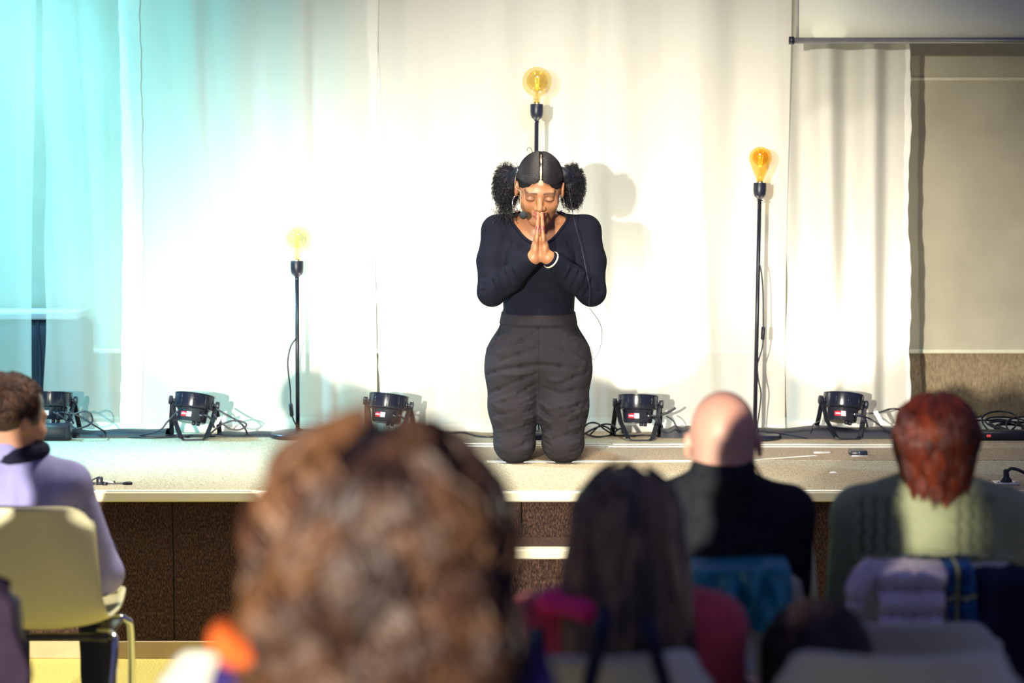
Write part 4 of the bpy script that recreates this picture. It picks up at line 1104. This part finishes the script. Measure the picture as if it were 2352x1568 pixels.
# ---------------------------------------------------------------- seated people
def seated(label, px, py, Y, base_dy=.03, hs=1.0, yaw=PI, pitch=.1, skin=(.62, .36, .25), shoulder_py=None, sh_w=.20, top_mat=None, trou_mat=None, shoe_mat=None,
           seat_z=.485, voxel=.010, collar=False, top_name='sweater', body_lean=0.0, feat=False, hair_col=None, seed=1, ears=.083, arm_out=.02, chest=1.0, skin_paint=None, neck=1.0, leg_dx=.10, feet_dy=0.0):
    C = P(px, py, Y); t = thing('person', label, 'person', (C.x, Y + base_dy, 0))
    hd = Head(C, yaw, pitch, hs)
    x, y = C.x, Y + base_dy
    sz = P(px, shoulder_py, Y).z if shoulder_py else C.z - .25 * hs
    # body: head, neck, chest, arms and hands in one skin
    lo = np.array((x - sh_w - .14, y - .25, seat_z + .02)); hi = np.array((x + sh_w + .14, y + .50, C.z + .16))
    S = SDF(lo, hi, .0065); hd.build(S, feat, ears)
    S.cone(hd(0, -.03, -.05), (x, y - .02, sz + .02), .053 * hs * neck, .060 * hs * neck, .03)
    S.ell((x, y, sz - .12), (sh_w * .72, .085, .16), None, .04); S.cone((x, y, sz - .2), (x, y + .02, seat_z + .16), .10, .11, .04)
    for sx in (-1, 1):
        a = Vector((x + sx * (sh_w - .06), y - .01, sz - .04)); e = Vector((x + sx * (sh_w + arm_out), y + .07, sz - .30)); wv = Vector((x + sx * .10, y + .30, max(seat_z + .19, sz - .42)))
        S.cone((x, y - .01, sz - .03), a, .045, .045, .03); S.chain([a, e, wv], [.042, .036, .024], .02)
        h0 = wv + Vector((-sx * .02, .06, -.005)); S.ell(h0, (.036, .045, .016), None, .015)
        for q in range(4):
            r0 = h0 + Vector((sx * (.024 - .016 * q), .035, 0)); ln = (.042, .055, .06, .05)[q]
            S.chain([r0, r0 + Vector((0, ln * .6, -.006)), r0 + Vector((0, ln, -.020))], [.0092, .0086, .0075], .002)
        S.chain([h0 + Vector((-sx * .03, -.01, 0)), h0 + Vector((-sx * .05, .02, -.004)), h0 + Vector((-sx * .052, .045, -.012))], [.011, .010, .0085], .004)
    v, f = S.mesh(); v = relax(v, f, 2, .4)
    col = np.tile(np.array(skin), (len(v), 1)); lo_ = hd.local(v)
    if skin_paint: col = skin_paint(col, lo_, v)
    MB().npmesh(v, f, col).build('body', m_skin_l, t)
    # upper garment
    lo = np.array((x - sh_w - .18, y - .25, seat_z - .03)); hi = np.array((x + sh_w + .18, y + .46, sz + .12))
    S = SDF(lo, hi, voxel)
    S.ell((x, y - .005, sz - .13), (sh_w * .80 * chest, .115 * chest, .19), None, .05)
    S.cone((x, y + .005, sz - .22), (x, y + .03, seat_z + .10), .118 * chest, .125 * chest, .05, sq=(1.25, 1.0, 1.0))
    for sx in (-1, 1):
        a = Vector((x + sx * (sh_w - .06), y - .01, sz - .045)); e = Vector((x + sx * (sh_w + arm_out), y + .06, sz - .31)); wv = Vector((x + sx * .11, y + .27, max(seat_z + .19, sz - .42)))
        S.cone((x + sx * .04, y - .02, sz - .005), a, .052, .064, .05); S.chain([a, e, wv], [.064, .056, .042], .025)
    if collar: S.cone((x, y - .02, sz - .01), Vector((x, y - .025, sz)).lerp(hd(0, -.035, -.07), .75), .080 * hs * neck, .066 * hs * neck, .02)
    else: S.cone((x, y - .02, sz - .02), (x, y - .02, sz + .025), .075 * hs, .064 * hs, .03)
    v, f = S.mesh(); v = relax(v, f, 2, .5); n = vnormals(v, f)
    v += n * (vnoise(v * np.array((1, 1, .6)), seed, 3, 16) * .005)[:, None]
    top = MB().npmesh(v, f).build(top_name, top_mat, t)
    bv = BVHTree.FromPolygons([Vector(q) for q in v], f.tolist())
    # trousers and shoes
    S = SDF((x - .28, y - .20, .0), (x + .28, y + .66, seat_z + .20), .012)
    S.ell((x, y + .0, seat_z + .09), (.165, .13, .10), None, .04)
    for sx in (-1, 1):
        S.chain([(x + sx * .085, y + .02, seat_z + .085), (x + sx * leg_dx, y + .42, seat_z + .06), (x + sx * leg_dx, y + .44 + feet_dy, .11)], [.085, .064, .048], .03)
    v, f = S.mesh(); v = relax(v, f, 1, .4); n = vnormals(v, f); v += n * (vnoise(v, seed + 3, 2, 22) * .004)[:, None]
    MB().npmesh(v, f).build('trousers', trou_mat, t)
    for sx in (-1, 1):
        fx = x + sx * leg_dx; fy = y + .44 + feet_dy
        S = SDF((fx - .07, fy - .09, -.02), (fx + .07, fy + .24, .15), .008)
        S.chain([(fx, fy - .015, .05), (fx, fy + .06, .05), (fx, fy + .15, .036)], [.046, .044, .036], .02); S.cone((fx, fy, .06), (fx, fy - .005, .105), .044, .043, .02)
        v, f = S.mesh(); v[:, 2] = np.maximum(v[:, 2], .001); MB().npmesh(v, f).build('shoe', shoe_mat or m_black, t)
    return t, hd, top, bv, (x, y, sz)

def hair_strands(hd, rad, n, K, length, palette, seed, r0=.0016, wave=.006, wfreq=3.0, flare=0.0, inward=.0, lift=1.0, face_open=True, wavek=1.0, crown=(0, -.02, .0), part=False, th_max=1.75, clump=0, jit=.05, lvar=(.75, 1.12)):
    """locks that fall over an ellipsoid skull and then hang; colours mixed from the palette"""
    g = np.random.default_rng(seed); rad = np.array(rad)
    ph = g.uniform(0, 2 * PI, n); th0 = np.arccos(g.uniform(-.1, 1.0, n)) * .98 + .02
    if face_open:
        # keep the face (f > 0 side) free below the hairline
        fdir = np.sin(ph); bad = (fdir > .45) & (th0 > .85)
        ph[bad] = -np.abs(ph[bad] % (2 * PI) - PI) * .0 - PI / 2 + g.normal(0, .7, bad.sum())
    pw = g.uniform(0, 6, n); pw2 = g.uniform(0, 6, n); lk = np.arange(n)
    if clump:
        lk = g.integers(0, clump, n); ph = ph[lk] + g.normal(0, jit, n) / np.maximum(.35, np.sin(th0[lk])); th0 = np.abs(th0[lk] + g.normal(0, jit, n)); pw = pw[lk] + g.normal(0, .25, n); pw2 = pw2[lk] + g.normal(0, .25, n)
    ln = length * g.uniform(*lvar, n)[lk] * g.uniform(.94, 1.06, n)
    t = np.linspace(0, 1, K)[None, :]
    s = ln[:, None] * t; R = rad.mean()
    th = th0[:, None] + s / R
    thc = np.minimum(th, th_max); over = np.maximum(th - th_max, 0) * R
    off = 1 + lift * (g.uniform(.0, .10, n)[lk] * (.75 if clump else 1) + (g.uniform(0, .03, n) if clump else 0))[:, None]
    an = ph[:, None] + wavek * .06 * np.sin(wfreq * 2 * PI * t + pw[:, None])
    ex = np.cos(an) * np.sin(thc); ef = np.sin(an) * np.sin(thc); eu = np.cos(thc)
    lx = rad[0] * off * ex; lf = rad[1] * off * ef; lu = rad[2] * off * eu
    wv = wave * np.sin(wfreq * 2 * PI * t + pw2[:, None]) * np.minimum(1, t * 2.5)
    lx = lx + wv * np.cos(ph)[:, None] + ex * (flare * over - inward * over); lf = lf + wv * np.sin(ph)[:, None] + ef * (flare * over - inward * over)
    pts = np.array(hd.C)[None, None, :] + hd.s * ((lx + crown[0])[..., None] * np.array(hd.X) + (lf + crown[1])[..., None] * np.array(hd.F) + (lu + crown[2])[..., None] * np.array(hd.U))
    pts[..., 2] -= over * hd.s
    rr = r0 * g.uniform(.7, 1.3, n)[:, None] * (1 - .75 * t ** 3)
    v, f = tubes_np(pts, rr, 4)
    pal = np.array(palette); wgt = g.dirichlet(np.ones(len(pal)) * .35, n); wgt = wgt[lk] * .85 + wgt * .15; c = np.clip(wgt @ pal * g.uniform(.8, 1.2, (n, 1)), 0, 1)
    return v, f, np.repeat(c, K * 4, axis=0)
def hair_cap(hd, rad, col, crown=(0, -.02, .0), cut=True, h=.006, noise=.003, seed=1):
    S = SDF(np.array(hd.C) - .24, np.array(hd.C) + .24, h)
    S.ell(hd(*crown), np.array(rad) * hd.s, hd.R, 0)
    if cut: S.ell(hd(0, .125, -.05), np.array((.085, .09, .12)) * hd.s, hd.R, .01, True); S.ell(hd(0, .03, -.155), np.array((.16, .13, .09)) * hd.s, hd.R, .01, True)
    v, f = S.mesh(); n = vnormals(v, f); v += n * (vnoise(v, seed, 3, 50) * noise)[:, None]
    return v, f, np.tile(np.array(col), (len(v), 1)) * (1 + .3 * vnoise(v, seed + 1, 2, 90))[:, None]

# --- bearded young man, left, in a lavender-blue shirt, on the lit cream chair
ch1 = chair_at('cream shell chair with chrome legs under the bearded man, lit on its back', 28, 5.26, 1165)
m_denim = M('lavender_denim', (.30, .29, .56), .85, var=.25, scale=14, bump=.3, bscale=500, stretch=(1, 1, .4))
m_navy = M('navy_cloth', srgb(26, 30, 56), .85, var=.2, scale=20)
p1, h1, top1, bv1, c1 = seated('bearded young man in lavender-blue shirt, seated at the far left', 26, 966, 5.46, hs=.98, yaw=PI - .75, pitch=.08, skin=(.55, .28, .19), shoulder_py=1078, sh_w=.205,
    top_mat=m_denim, trou_mat=m_navy, shoe_mat=M('pale_blue_shoe', (.25, .52, .72), .5), collar=True, top_name='shirt', seed=4, feat=True, leg_dx=.13)
v, f, c = hair_cap(h1, (.084, .106, .098), srgb(52, 36, 34), crown=(0, -.014, .034), seed=7)
v2, f2, c2 = hair_strands(h1, (.083, .105, .097), 2600, 5, .030, [srgb(60, 40, 34), srgb(110, 74, 52), srgb(40, 28, 30)], 71, r0=.0011, wave=.002, crown=(0, -.014, .034))
MB().npmesh(v, f, c).npmesh(v2, f2, c2).build('hair', m_hair, p1)
g_ = np.random.default_rng(9); N, K = 900, 5
th = g_.uniform(-1.25, 1.25, N); uu = g_.uniform(-.115, -.045, N)
st = np.array([h1(.066 * math.sin(a), .018 + .068 * math.cos(a), q) for a, q in zip(th, uu)])
dr = np.array([h1.X * math.sin(a) + h1.F * math.cos(a) - h1.U * .9 for a in th])
pth = st[:, None, :] + dr[:, None, :] * np.linspace(0, .024, K)[None, :, None] + g_.normal(0, .0012, (N, K, 3))
v2, f2 = tubes_np(pth, np.full((N, K), .0013)); MB().npmesh(v2, f2, np.tile(np.array(srgb(32, 26, 34)), (len(v2), 1))).build('beard', m_hair, p1)
# knitted neck scarf
m_scarf = knit('dark_knit_scarf', (.020, .022, .055), 120)
lp = [Vector((c1[0] + .078 * math.cos(a), c1[1] - .015 + .075 * math.sin(a), c1[2] + .040 + .012 * math.cos(a))) for a in [i * 2 * PI / 32 for i in range(32)]]
MB().tube(lp, .024, 10, closed=True).build('scarf', m_scarf, p1)

# --- empty cream chair in the front row, only its edge shows beside the bald man
chair_at('cream front-row chair, only its lit edge shows beside the bald man', 1690, 5.24, 1150)

# --- bald man in a dark marled turtleneck
chair_at('shell chair under the bald man, draped with a turquoise jacket', 1640, 4.42, 1292, m_shellg)
m_marl = knit('charcoal_marl_knit', (.010, .012, .022), 110, col2=(.085, .095, .10))
def baldpaint(col, lo, v):
    fringe = np.exp(-((lo[:, 2] + .01) / .035) ** 2) * (lo[:, 1] < .02) * (np.abs(lo[:, 0]) < .082)
    k = (fringe * (.35 + .25 * vnoise(v, 3, 2, 120)))[:, None].clip(0, .6)
    return col * (1 - k) + np.array((.42, .36, .34)) * k
p2, h2, top2, bv2, c2 = seated('bald man in charcoal marled turtleneck, seen from behind', 1661, 1016, 4.66, neck=1.22, hs=1.0, yaw=PI - .10, pitch=.12, skin=(.70, .36, .26), shoulder_py=1136, sh_w=.215,
    top_mat=m_marl, arm_out=-.045, trou_mat=m_navy, feet_dy=-.12, collar=True, top_name='turtleneck', seed=8, skin_paint=baldpaint, ears=.086)
MB().tube(spline([P(1718, 1058, 4.60), P(1730, 1066, 4.57), P(1741, 1078, 4.57), P(1748, 1091, 4.58)], 16), .0028, 6).build('cord', m_black, p2)

# --- auburn-haired woman in a green cable-knit sweater
chair_at('shell chair under the auburn-haired woman, covered by jackets', 2174, 4.42, 1292, m_shellg)
m_green = knit('pale_green_knit', (.58, .64, .36), 95, diag=True, strength=1.0, col2=(.80, .86, .54))
p3, h3, top3, bv3, c3 = seated('auburn-haired woman in pale green cable-knit sweater', 2146, 1026, 4.66, hs=.96, yaw=PI, pitch=.15, skin=(.66, .36, .26), shoulder_py=1140, sh_w=.232,
    top_mat=m_green, arm_out=-.045, trou_mat=m_navy, feet_dy=-.12, top_name='sweater', seed=15, chest=1.08)
pal = [srgb(70, 24, 18), srgb(150, 62, 26), srgb(44, 18, 22), srgb(104, 38, 22)]
v, f, c = hair_cap(h3, (.094, .112, .098), srgb(70, 28, 26), crown=(0, -.022, .030), seed=3, noise=.006)
v2, f2, c2_ = hair_strands(h3, (.094, .112, .098), 3200, 12, .165, pal, 33, lvar=(.92, 1.04), clump=140, jit=.07, r0=.0017, wave=.006, wfreq=1.6, inward=.22, crown=(0, -.022, .030), th_max=1.95)
MB().npmesh(v, f, c).npmesh(v2, f2, c2_).build('hair', m_hair, p3)
# cable stitches laid on the back of the sweater
def onback(bv, px, py, Y0=3.9, off=.002):
    d = ray(px, py).normalized(); o = Vector((0, 0, CAMZ)); h = bv.ray_cast(o, d); return (h[0] + h[1] * off) if h[0] is not None else None
for px in (1968, 1996, 2024, 2054, 2190, 2218, 2246, 2274):
    ctrs = [onback(bv3, px + (2146 - px) * -.0 + 3 * math.sin(k), py) for k, py in enumerate(range(1136, 1284, 6))]
    ctrs = [q for q in ctrs if q is not None]
    if len(ctrs) < 6: continue
    cc = spline(ctrs, 90); mb = MB()
    for s0 in (0, PI):
        mb.tube([q + Vector((.0075 * math.cos(i * .42 + s0), -.0035 + .004 * math.sin(i * .42 + s0), 0)) for i, q in enumerate(cc)], .0056, 6)
    mb.build('cable_stitch', m_green, top3)
hem = [onback(bv3, px, py) for px, py in zip(range(1965, 2330, 12), [1282 - 8 * math.sin((px - 1965) / 365 * PI) for px in range(1965, 2330, 12)])]
hem = [q for q in hem if q is not None]
if len(hem) > 4: MB().tube(spline(hem, 60), .011, 8).build('hem_roll', m_green, top3)

# ---------------------------------------------------------------- jackets over the chair backs
def drape(name, label, cat, mat, pxl, pxr, pyt, pyb, Y, fn_fold, thick=.010, group=None, nu=48, nv=40, over=.06):
    """cloth hung over a chair back: front fall toward the camera, short tail behind"""
    def g(u, v):
        px = pxl(v) + (pxr(v) - pxl(v)) * u; py = pyt(u) + (pyb(u) - pyt(u)) * v
        p = P(px, py, Y); fo = fn_fold(u, v)
        curl = over * max(0, 1 - v / .12) ** 2
        return (p.x, Y - fo + curl * 1.2 - .012, p.z)
    t = thing(name, label, cat, (P((pxl(0) + pxr(0)) / 2, 1300, Y).x, Y - .02, P(1500, pyb(.5), Y).z), group=group)
    MB().grid(g, nu, nv, thick=-thick).build('cloth', mat, t)
    return t, g
m_turq = M('turquoise_shell_fabric', (.012, .20, .29), .32, var=.2, scale=9, spec=.6)
def tf(u, v):
    a = .030 * math.sin(u * 13 + v * 5) * v + .040 * math.exp(-((u - .62 + .25 * (v - .5)) / .06) ** 2) * (.3 + v) + .010 * math.sin(u * 29 - v * 9) * v
    return a + .014 * math.exp(-((u - .86) / .05) ** 2) * v - .045 * math.exp(-((u - .46 - .1 * v) / .07) ** 2) * v
t, _ = drape('jacket', 'turquoise jacket hung over the chair behind the bald man', 'jacket', m_turq, lambda v: 1592 - 8 * v + 26 * max(0, v - .5), lambda v: 1812 + 14 * v, lambda u: 1289 + 3 * math.sin(u * 6), lambda u: 1462 - 20 * u, 4.385, tf)
m_lilac = M('lilac_quilted_nylon', (.62, .54, .62), .38, var=.08, scale=30, bump=.25, bscale=60)
def lf(u, v):
    b = abs(math.sin(v * PI * 3.1 + .12 * math.sin(u * 9))) ** .55
    return .030 * b + .006 * math.sin(u * 34 + v * 7) * (1 - b) + .008 * math.sin(u * 9)
t, _ = drape('puffer_jacket', 'lilac quilted puffer jacket hung behind the auburn-haired woman', 'jacket', m_lilac, lambda v: 2002 + 10 * math.sin(v * 3), lambda v: 2168 - 14 * v, lambda u: 1291, lambda u: 1470, 4.375, lf, nv=80)
sl = [P(2010, 1305, 4.37), P(1985, 1325, 4.36), P(1968, 1352, 4.355), P(1964, 1375, 4.355)]
MB().tube(spline(sl, 20), [.030, .031, .030, .031, .029, .030, .028, .030, .027, .029, .026, .028, .026, .027, .025, .026, .024, .024, .022, .020, .016], 12).build('sleeve', m_lilac, t)
MB().tube(spline([P(1963, 1380, 4.355), P(1963, 1390, 4.355), P(1966, 1402, 4.356)], 8), [.014, .020, .021, .021, .020, .018, .016, .013, .008], 12).build('cuff', m_lilac, t)
# tartan scarf
def tartan(name):
    m, nt, bs = new_mat(name); tc = nt.nodes.new('ShaderNodeTexCoord'); sx = nt.nodes.new('ShaderNodeSeparateXYZ'); L(nt, tc.outputs['Object'], sx.inputs[0])
    prev = None
    base = nt.nodes.new('ShaderNodeRGB'); base.outputs[0].default_value = rgb((.010, .045, .16)); prev = base.outputs[0]
    for ax, fr, wd, c in ((0, 28, .82, (.03, .22, .42)), (2, 22, .86, (.02, .14, .34)), (0, 14, .93, (.75, .66, .12)), (2, 9, .94, (.55, .55, .2))):
        mu = nt.nodes.new('ShaderNodeMath'); mu.operation = 'MULTIPLY'; mu.inputs[1].default_value = fr; L(nt, sx.outputs[ax], mu.inputs[0])
        fr_ = nt.nodes.new('ShaderNodeMath'); fr_.operation = 'FRACT'; L(nt, mu.outputs[0], fr_.inputs[0])
        gt = nt.nodes.new('ShaderNodeMath'); gt.operation = 'GREATER_THAN'; gt.inputs[1].default_value = wd; L(nt, fr_.outputs[0], gt.inputs[0])
        mx = nt.nodes.new('ShaderNodeMix'); mx.data_type = 'RGBA'; L(nt, gt.outputs[0], mx.inputs[0]); L(nt, prev, mx.inputs[6]); mx.inputs[7].default_value = rgb(c); prev = mx.outputs[2]
    L(nt, prev, bs.inputs['Base Color']); bs.inputs['Roughness'].default_value = .9
    return m
drape('tartan_scarf', 'blue tartan scarf with yellow lines hanging beside the puffer jacket', 'scarf', tartan('blue_tartan'), lambda v: 2170 + 4 * v, lambda v: 2236 + 6 * v, lambda u: 1290, lambda u: 1480, 4.372, lambda u, v: .016 * math.sin(u * 11 + v * 2) + .004 * math.sin(v * 9), thick=.006, nu=24)
drape('coat', 'dark navy coat hanging at the right edge behind the green sweater', 'coat', M('navy_coat', srgb(24, 27, 54), .8, var=.2, scale=12), lambda v: 2238 + 6 * v, lambda v: 2400, lambda u: 1300 + 10 * u, lambda u: 1600, 4.40, lambda u, v: .02 * math.sin(u * 9 + v), thick=.012)

# ---------------------------------------------------------------- next row: two empty chairs
chair_at('grey shell chair in front of the puffer jacket, rim lit', 2090, 3.96, 1433, m_shellg)
chair_at('grey shell chair half hidden in front of the long-haired girl', 1498, 3.96, 1424, m_shellg)

# --- long-haired girl in a red top
m_redk = M('raspberry_fleece', (.62, .07, .10), .9, var=.18, scale=30, bump=.5, bscale=350, sheen=.2)
p4, h4, top4, bv4, c4 = seated('girl with long straight brown hair in raspberry red top', 1437, 1238, 3.46, hs=1.0, yaw=PI, pitch=.12, skin=(.6, .34, .24), shoulder_py=1392, sh_w=.215, arm_out=-.05, feet_dy=-.12,
    top_mat=m_redk, trou_mat=m_navy, top_name='top', seed=21)
pal = [srgb(88, 66, 60), srgb(206, 176, 134), srgb(56, 44, 50), srgb(132, 104, 84), srgb(70, 54, 56)]
v, f, c = hair_cap(h4, (.090, .108, .100), srgb(60, 46, 48), crown=(0, -.018, .022), seed=5)
v2, f2, c2_ = hair_strands(h4, (.092, .110, .103), 3600, 16, .36, pal, 44, clump=170, jit=.05, r0=.0018, wave=.005, wfreq=1.2, flare=.10, crown=(0, -.018, .026), th_max=1.62)
MB().npmesh(v, f, c).npmesh(v2, f2, c2_).build('hair', m_hair, p4)
# hot pink hood lining at the left shoulder
S = SDF((c4[0] - .22, c4[1] - .20, c4[2] - .12), (c4[0] + .05, c4[1] + .1, c4[2] + .10), .006)
hp0 = P(1262, 1384, 3.40); hp1 = P(1352, 1402, 3.34)
S.cone(hp0, hp1, .016, .022, .02); S.cone(hp0, (c4[0] - .06, c4[1] - .05, c4[2] + .0), .016, .022, .03)
v, f = S.mesh(); MB().npmesh(v, f).build('hood_lining', M('hot_pink_lining', (.85, .01, .17), .6, var=.05), p4)
# straps that hang down her back over the chair
for k, pts in enumerate((((1388, 1405), (1382, 1450), (1368, 1510), (1352, 1580)), ((1486, 1430), (1498, 1470), (1512, 1520), (1532, 1590)), ((1234, 1452), (1236, 1490), (1240, 1530), (1246, 1590)))):
    MB().tube(spline([P(a, b, 3.165 if i else 3.25) for i, (a, b) in enumerate(pts)], 20), .0125, 8).build('strap', m_navy, p4)

# --- child whose dark hair just shows over the chairs
p5, h5, top5, bv5, c5 = seated('small child, only the top of dark brown hair shows over the chair rims', 1872, 1530, 3.46, arm_out=-.05, feet_dy=-.15, hs=.88, yaw=PI, pitch=.05, skin=(.6, .34, .24), sh_w=.105, seat_z=.49, top_mat=m_navy, trou_mat=m_navy, seed=24, ears=.09)
v, f, c = hair_cap(h5, (.100, .116, .104), srgb(44, 32, 36), crown=(0, -.014, .024), seed=6)
v2, f2, c2_ = hair_strands(h5, (.100, .116, .104), 1400, 9, .15, [srgb(50, 36, 38), srgb(30, 24, 34), srgb(80, 56, 48)], 55, r0=.0022, wave=.004, crown=(0, -.014, .024), th_max=1.6)
MB().npmesh(v, f, c).npmesh(v2, f2, c2_).build('hair', m_hair, p5)

# --- row of chairs whose rims cross the bottom of the picture
m_shellb = M('beige_grey_shell', (.62, .59, .48), .5, var=.05, scale=4)
chair_at('beige chair rim under the girl in red, at the bottom', 1358, 3.20, 1506, m_shellb, sq=14)
chair_at('beige chair rim before the small child, bottom right', 2088, 3.20, 1508, m_shellb, sq=14)
chair_at('beige chair rim left of the curly-haired woman, at the bottom', 630, 3.20, 1502, m_shellg, sq=10)

# --- curly-haired woman close to the camera
m_purple = M('navy_purple_cloth', srgb(30, 28, 78), .8, var=.5, scale=5, col2=srgb(52, 30, 100))
p6, h6, top6, bv6, c6 = seated('woman with big curly brown hair, close to the camera, blurred', 882, 1244, 2.32, hs=1.0, yaw=PI, pitch=.05, skin=(.66, .38, .27), shoulder_py=1512, sh_w=.20, seat_z=.55, top_mat=m_purple, trou_mat=m_navy, top_name='jacket', seed=31)
pal = [srgb(42, 26, 25), srgb(112, 74, 48), srgb(30, 21, 26), srgb(62, 39, 32), srgb(33, 23, 27), srgb(138, 98, 64)]
v, f, c = hair_cap(h6, (.112, .118, .104), srgb(36, 24, 26), crown=(0, -.02, .028), seed=8, noise=.010)
v2, f2, c2_ = hair_strands(h6, (.110, .118, .106), 4200, 18, .27, pal, 66, r0=.0028, wave=.022, wfreq=2.0, flare=.10, wavek=2.4, crown=(0, -.02, .026), lift=3.0, th_max=1.7, clump=95, jit=.055)
MB().npmesh(v, f, c).npmesh(v2, f2, c2_).build('hair', m_hair, p6)
# bright orange scarf at her left shoulder
S = SDF(np.array(P(540, 1460, 2.26)) - .12, np.array(P(560, 1460, 2.30)) + .16, .006)
S.chain([P(520, 1440, 2.27), P(514, 1470, 2.25), P(535, 1500, 2.25), P(600, 1512, 2.26), P(690, 1512, 2.28)], [.009, .013, .013, .018, .024], .02)
v, f = S.mesh(); n = vnormals(v, f); v += n * (vnoise(v, 3, 2, 60) * .004)[:, None]
MB().npmesh(v, f).build('scarf', M('orange_scarf', (.50, .085, .012), .8, var=.3, scale=25), p6)
make_chair('shell chair the curly-haired woman sits on, below the picture', (c6[0], c6[1] + .10, 0), 0, m_shellg, .80)

# --- coat thrown over a chair at the left edge
m_mar = M('dark_maroon_coat', srgb(40, 28, 48), .85, var=.3, scale=8)
chair_at('shell chair under the dark maroon coat at the left edge', -215, 3.92, 1330, m_shellg)
drape('coat', 'dark maroon coat thrown over a chair, cut off by the left edge', 'coat', m_mar, lambda v: -340, lambda v: 18 + 60 * min(1, v * 1.6) - 22 * max(0, v - .75) * 4 + 6 * math.sin(v * 14), lambda u: 1318 + 22 * abs(2 * u - 1) ** 4, lambda u: 1660, 3.90, lambda u, v: .03 + .03 * math.sin(u * 12 + v * 3) * v, thick=.02)
# --- tall unseen person added further left to cast shade on the bearded man
p7, h7, top7, bv7, c7 = seated('added unseen person in dark coat left of the picture, shading the bearded man', -1100, 1090, 3.22, hs=1.0, yaw=PI, pitch=.05, skin=(.6, .34, .24), shoulder_py=1400, sh_w=.22, top_mat=m_mar, trou_mat=m_navy, top_name='coat', seed=41)
v, f, c = hair_cap(h7, (.092, .110, .102), srgb(44, 36, 40), crown=(0, -.014, .030), seed=16)
MB().npmesh(v, f, c).build('hair', m_hair, p7)
make_chair('shell chair left of the picture, behind the bearded man', (c7[0], c7[1] + .03, 0), 0, m_shellg, .80)

# --- unseen person added behind the camera, left, to shade the audience's right end
def standing(label, x, y, height, seed=5):
    t = thing('person', label, 'person', (x, y, 0)); k = height / 1.75
    hd = Head((x, y, height - .128), PI, .03, 1.0)
    S = SDF((x - .34, y - .22, .02), (x + .34, y + .22, height + .03), .009); hd.build(S)
    sz = 1.46 * k
    S.cone(hd(0, -.03, -.05), (x, y - .01, sz), .055, .06, .03); S.ell((x, y, sz - .18), (.15, .09, .22), None, .05); S.ell((x, y, .98 * k), (.15, .10, .14), None, .06)
    for sx in (-1, 1):
        S.cone((x, y, sz - .03), (x + sx * .16, y, sz - .05), .05, .05, .03); S.chain([(x + sx * .17, y, sz - .05), (x + sx * .22, y + .02, sz - .34), (x + sx * .22, y + .06, sz - .58)], [.045, .038, .026], .02)
        h0 = Vector((x + sx * .22, y + .07, sz - .64)); S.ell(h0, (.016, .035, .042), None, .012)
        for q in range(4): S.chain([h0 + Vector((0, .024 - .016 * q, -.03)), h0 + Vector((-sx * .006, .024 - .015 * q, -.085)), h0 + Vector((-sx * .012, .022 - .014 * q, -.105))], [.009, .0085, .0075], .002)
        S.chain([h0 + Vector((0, .03, .01)), h0 + Vector((-sx * .004, .05, -.03))], [.011, .009], .004)
        S.chain([(x + sx * .085, y, .93 * k), (x + sx * .095, y + .01, .50 * k), (x + sx * .10, y, .10)], [.085, .058, .042], .03)
    v, f = S.mesh(); v = relax(v, f, 1, .4); MB().npmesh(v, f, np.tile(np.array((.6, .34, .24)), (len(v), 1))).build('body', m_skin_l, t)
    S = SDF((x - .36, y - .24, .85), (x + .36, y + .24, sz + .10), .011)
    S.ell((x, y, sz - .18), (.175, .12, .25), None, .05); S.cone((x, y, sz - .3), (x, y, .96 * k), .125, .13, .05, sq=(1.3, 1, 1))
    for sx in (-1, 1): S.cone((x + sx * .05, y, sz - .01), (x + sx * .16, y, sz - .05), .055, .065, .04); S.chain([(x + sx * .17, y, sz - .05), (x + sx * .225, y + .02, sz - .34), (x + sx * .225, y + .055, sz - .55)], [.065, .055, .042], .02)
    v, f = S.mesh(); v = relax(v, f, 2, .5); v += vnormals(v, f) * (vnoise(v, seed, 3, 16) * .005)[:, None]; MB().npmesh(v, f).build('jacket', m_navy, t)
    S = SDF((x - .26, y - .2, .03), (x + .26, y + .2, 1.10 * k), .012); S.ell((x, y, .96 * k), (.17, .12, .13), None, .04)
    for sx in (-1, 1): S.chain([(x + sx * .085, y, .92 * k), (x + sx * .095, y + .01, .50 * k), (x + sx * .10, y, .10)], [.10, .075, .062], .03)
    v, f = S.mesh(); MB().npmesh(v, f).build('trousers', m_mar, t)
    for sx in (-1, 1):
        S = SDF((x + sx * .10 - .07, y - .1, -.02), (x + sx * .10 + .07, y + .24, .15), .009); S.chain([(x + sx * .10, y - .02, .05), (x + sx * .10, y + .06, .05), (x + sx * .10, y + .16, .036)], [.046, .044, .036], .02)
        v, f = S.mesh(); v[:, 2] = np.maximum(v[:, 2], .001); MB().npmesh(v, f).build('shoe', m_black, t)
    v, f, c = hair_cap(hd, (.088, .108, .100), srgb(44, 34, 36), crown=(0, -.014, .032), seed=26); MB().npmesh(v, f, c).build('hair', m_hair, t)
    return t
standing('added unseen person in navy jacket behind the camera, shading the audience', -.965, -.62, 1.72)
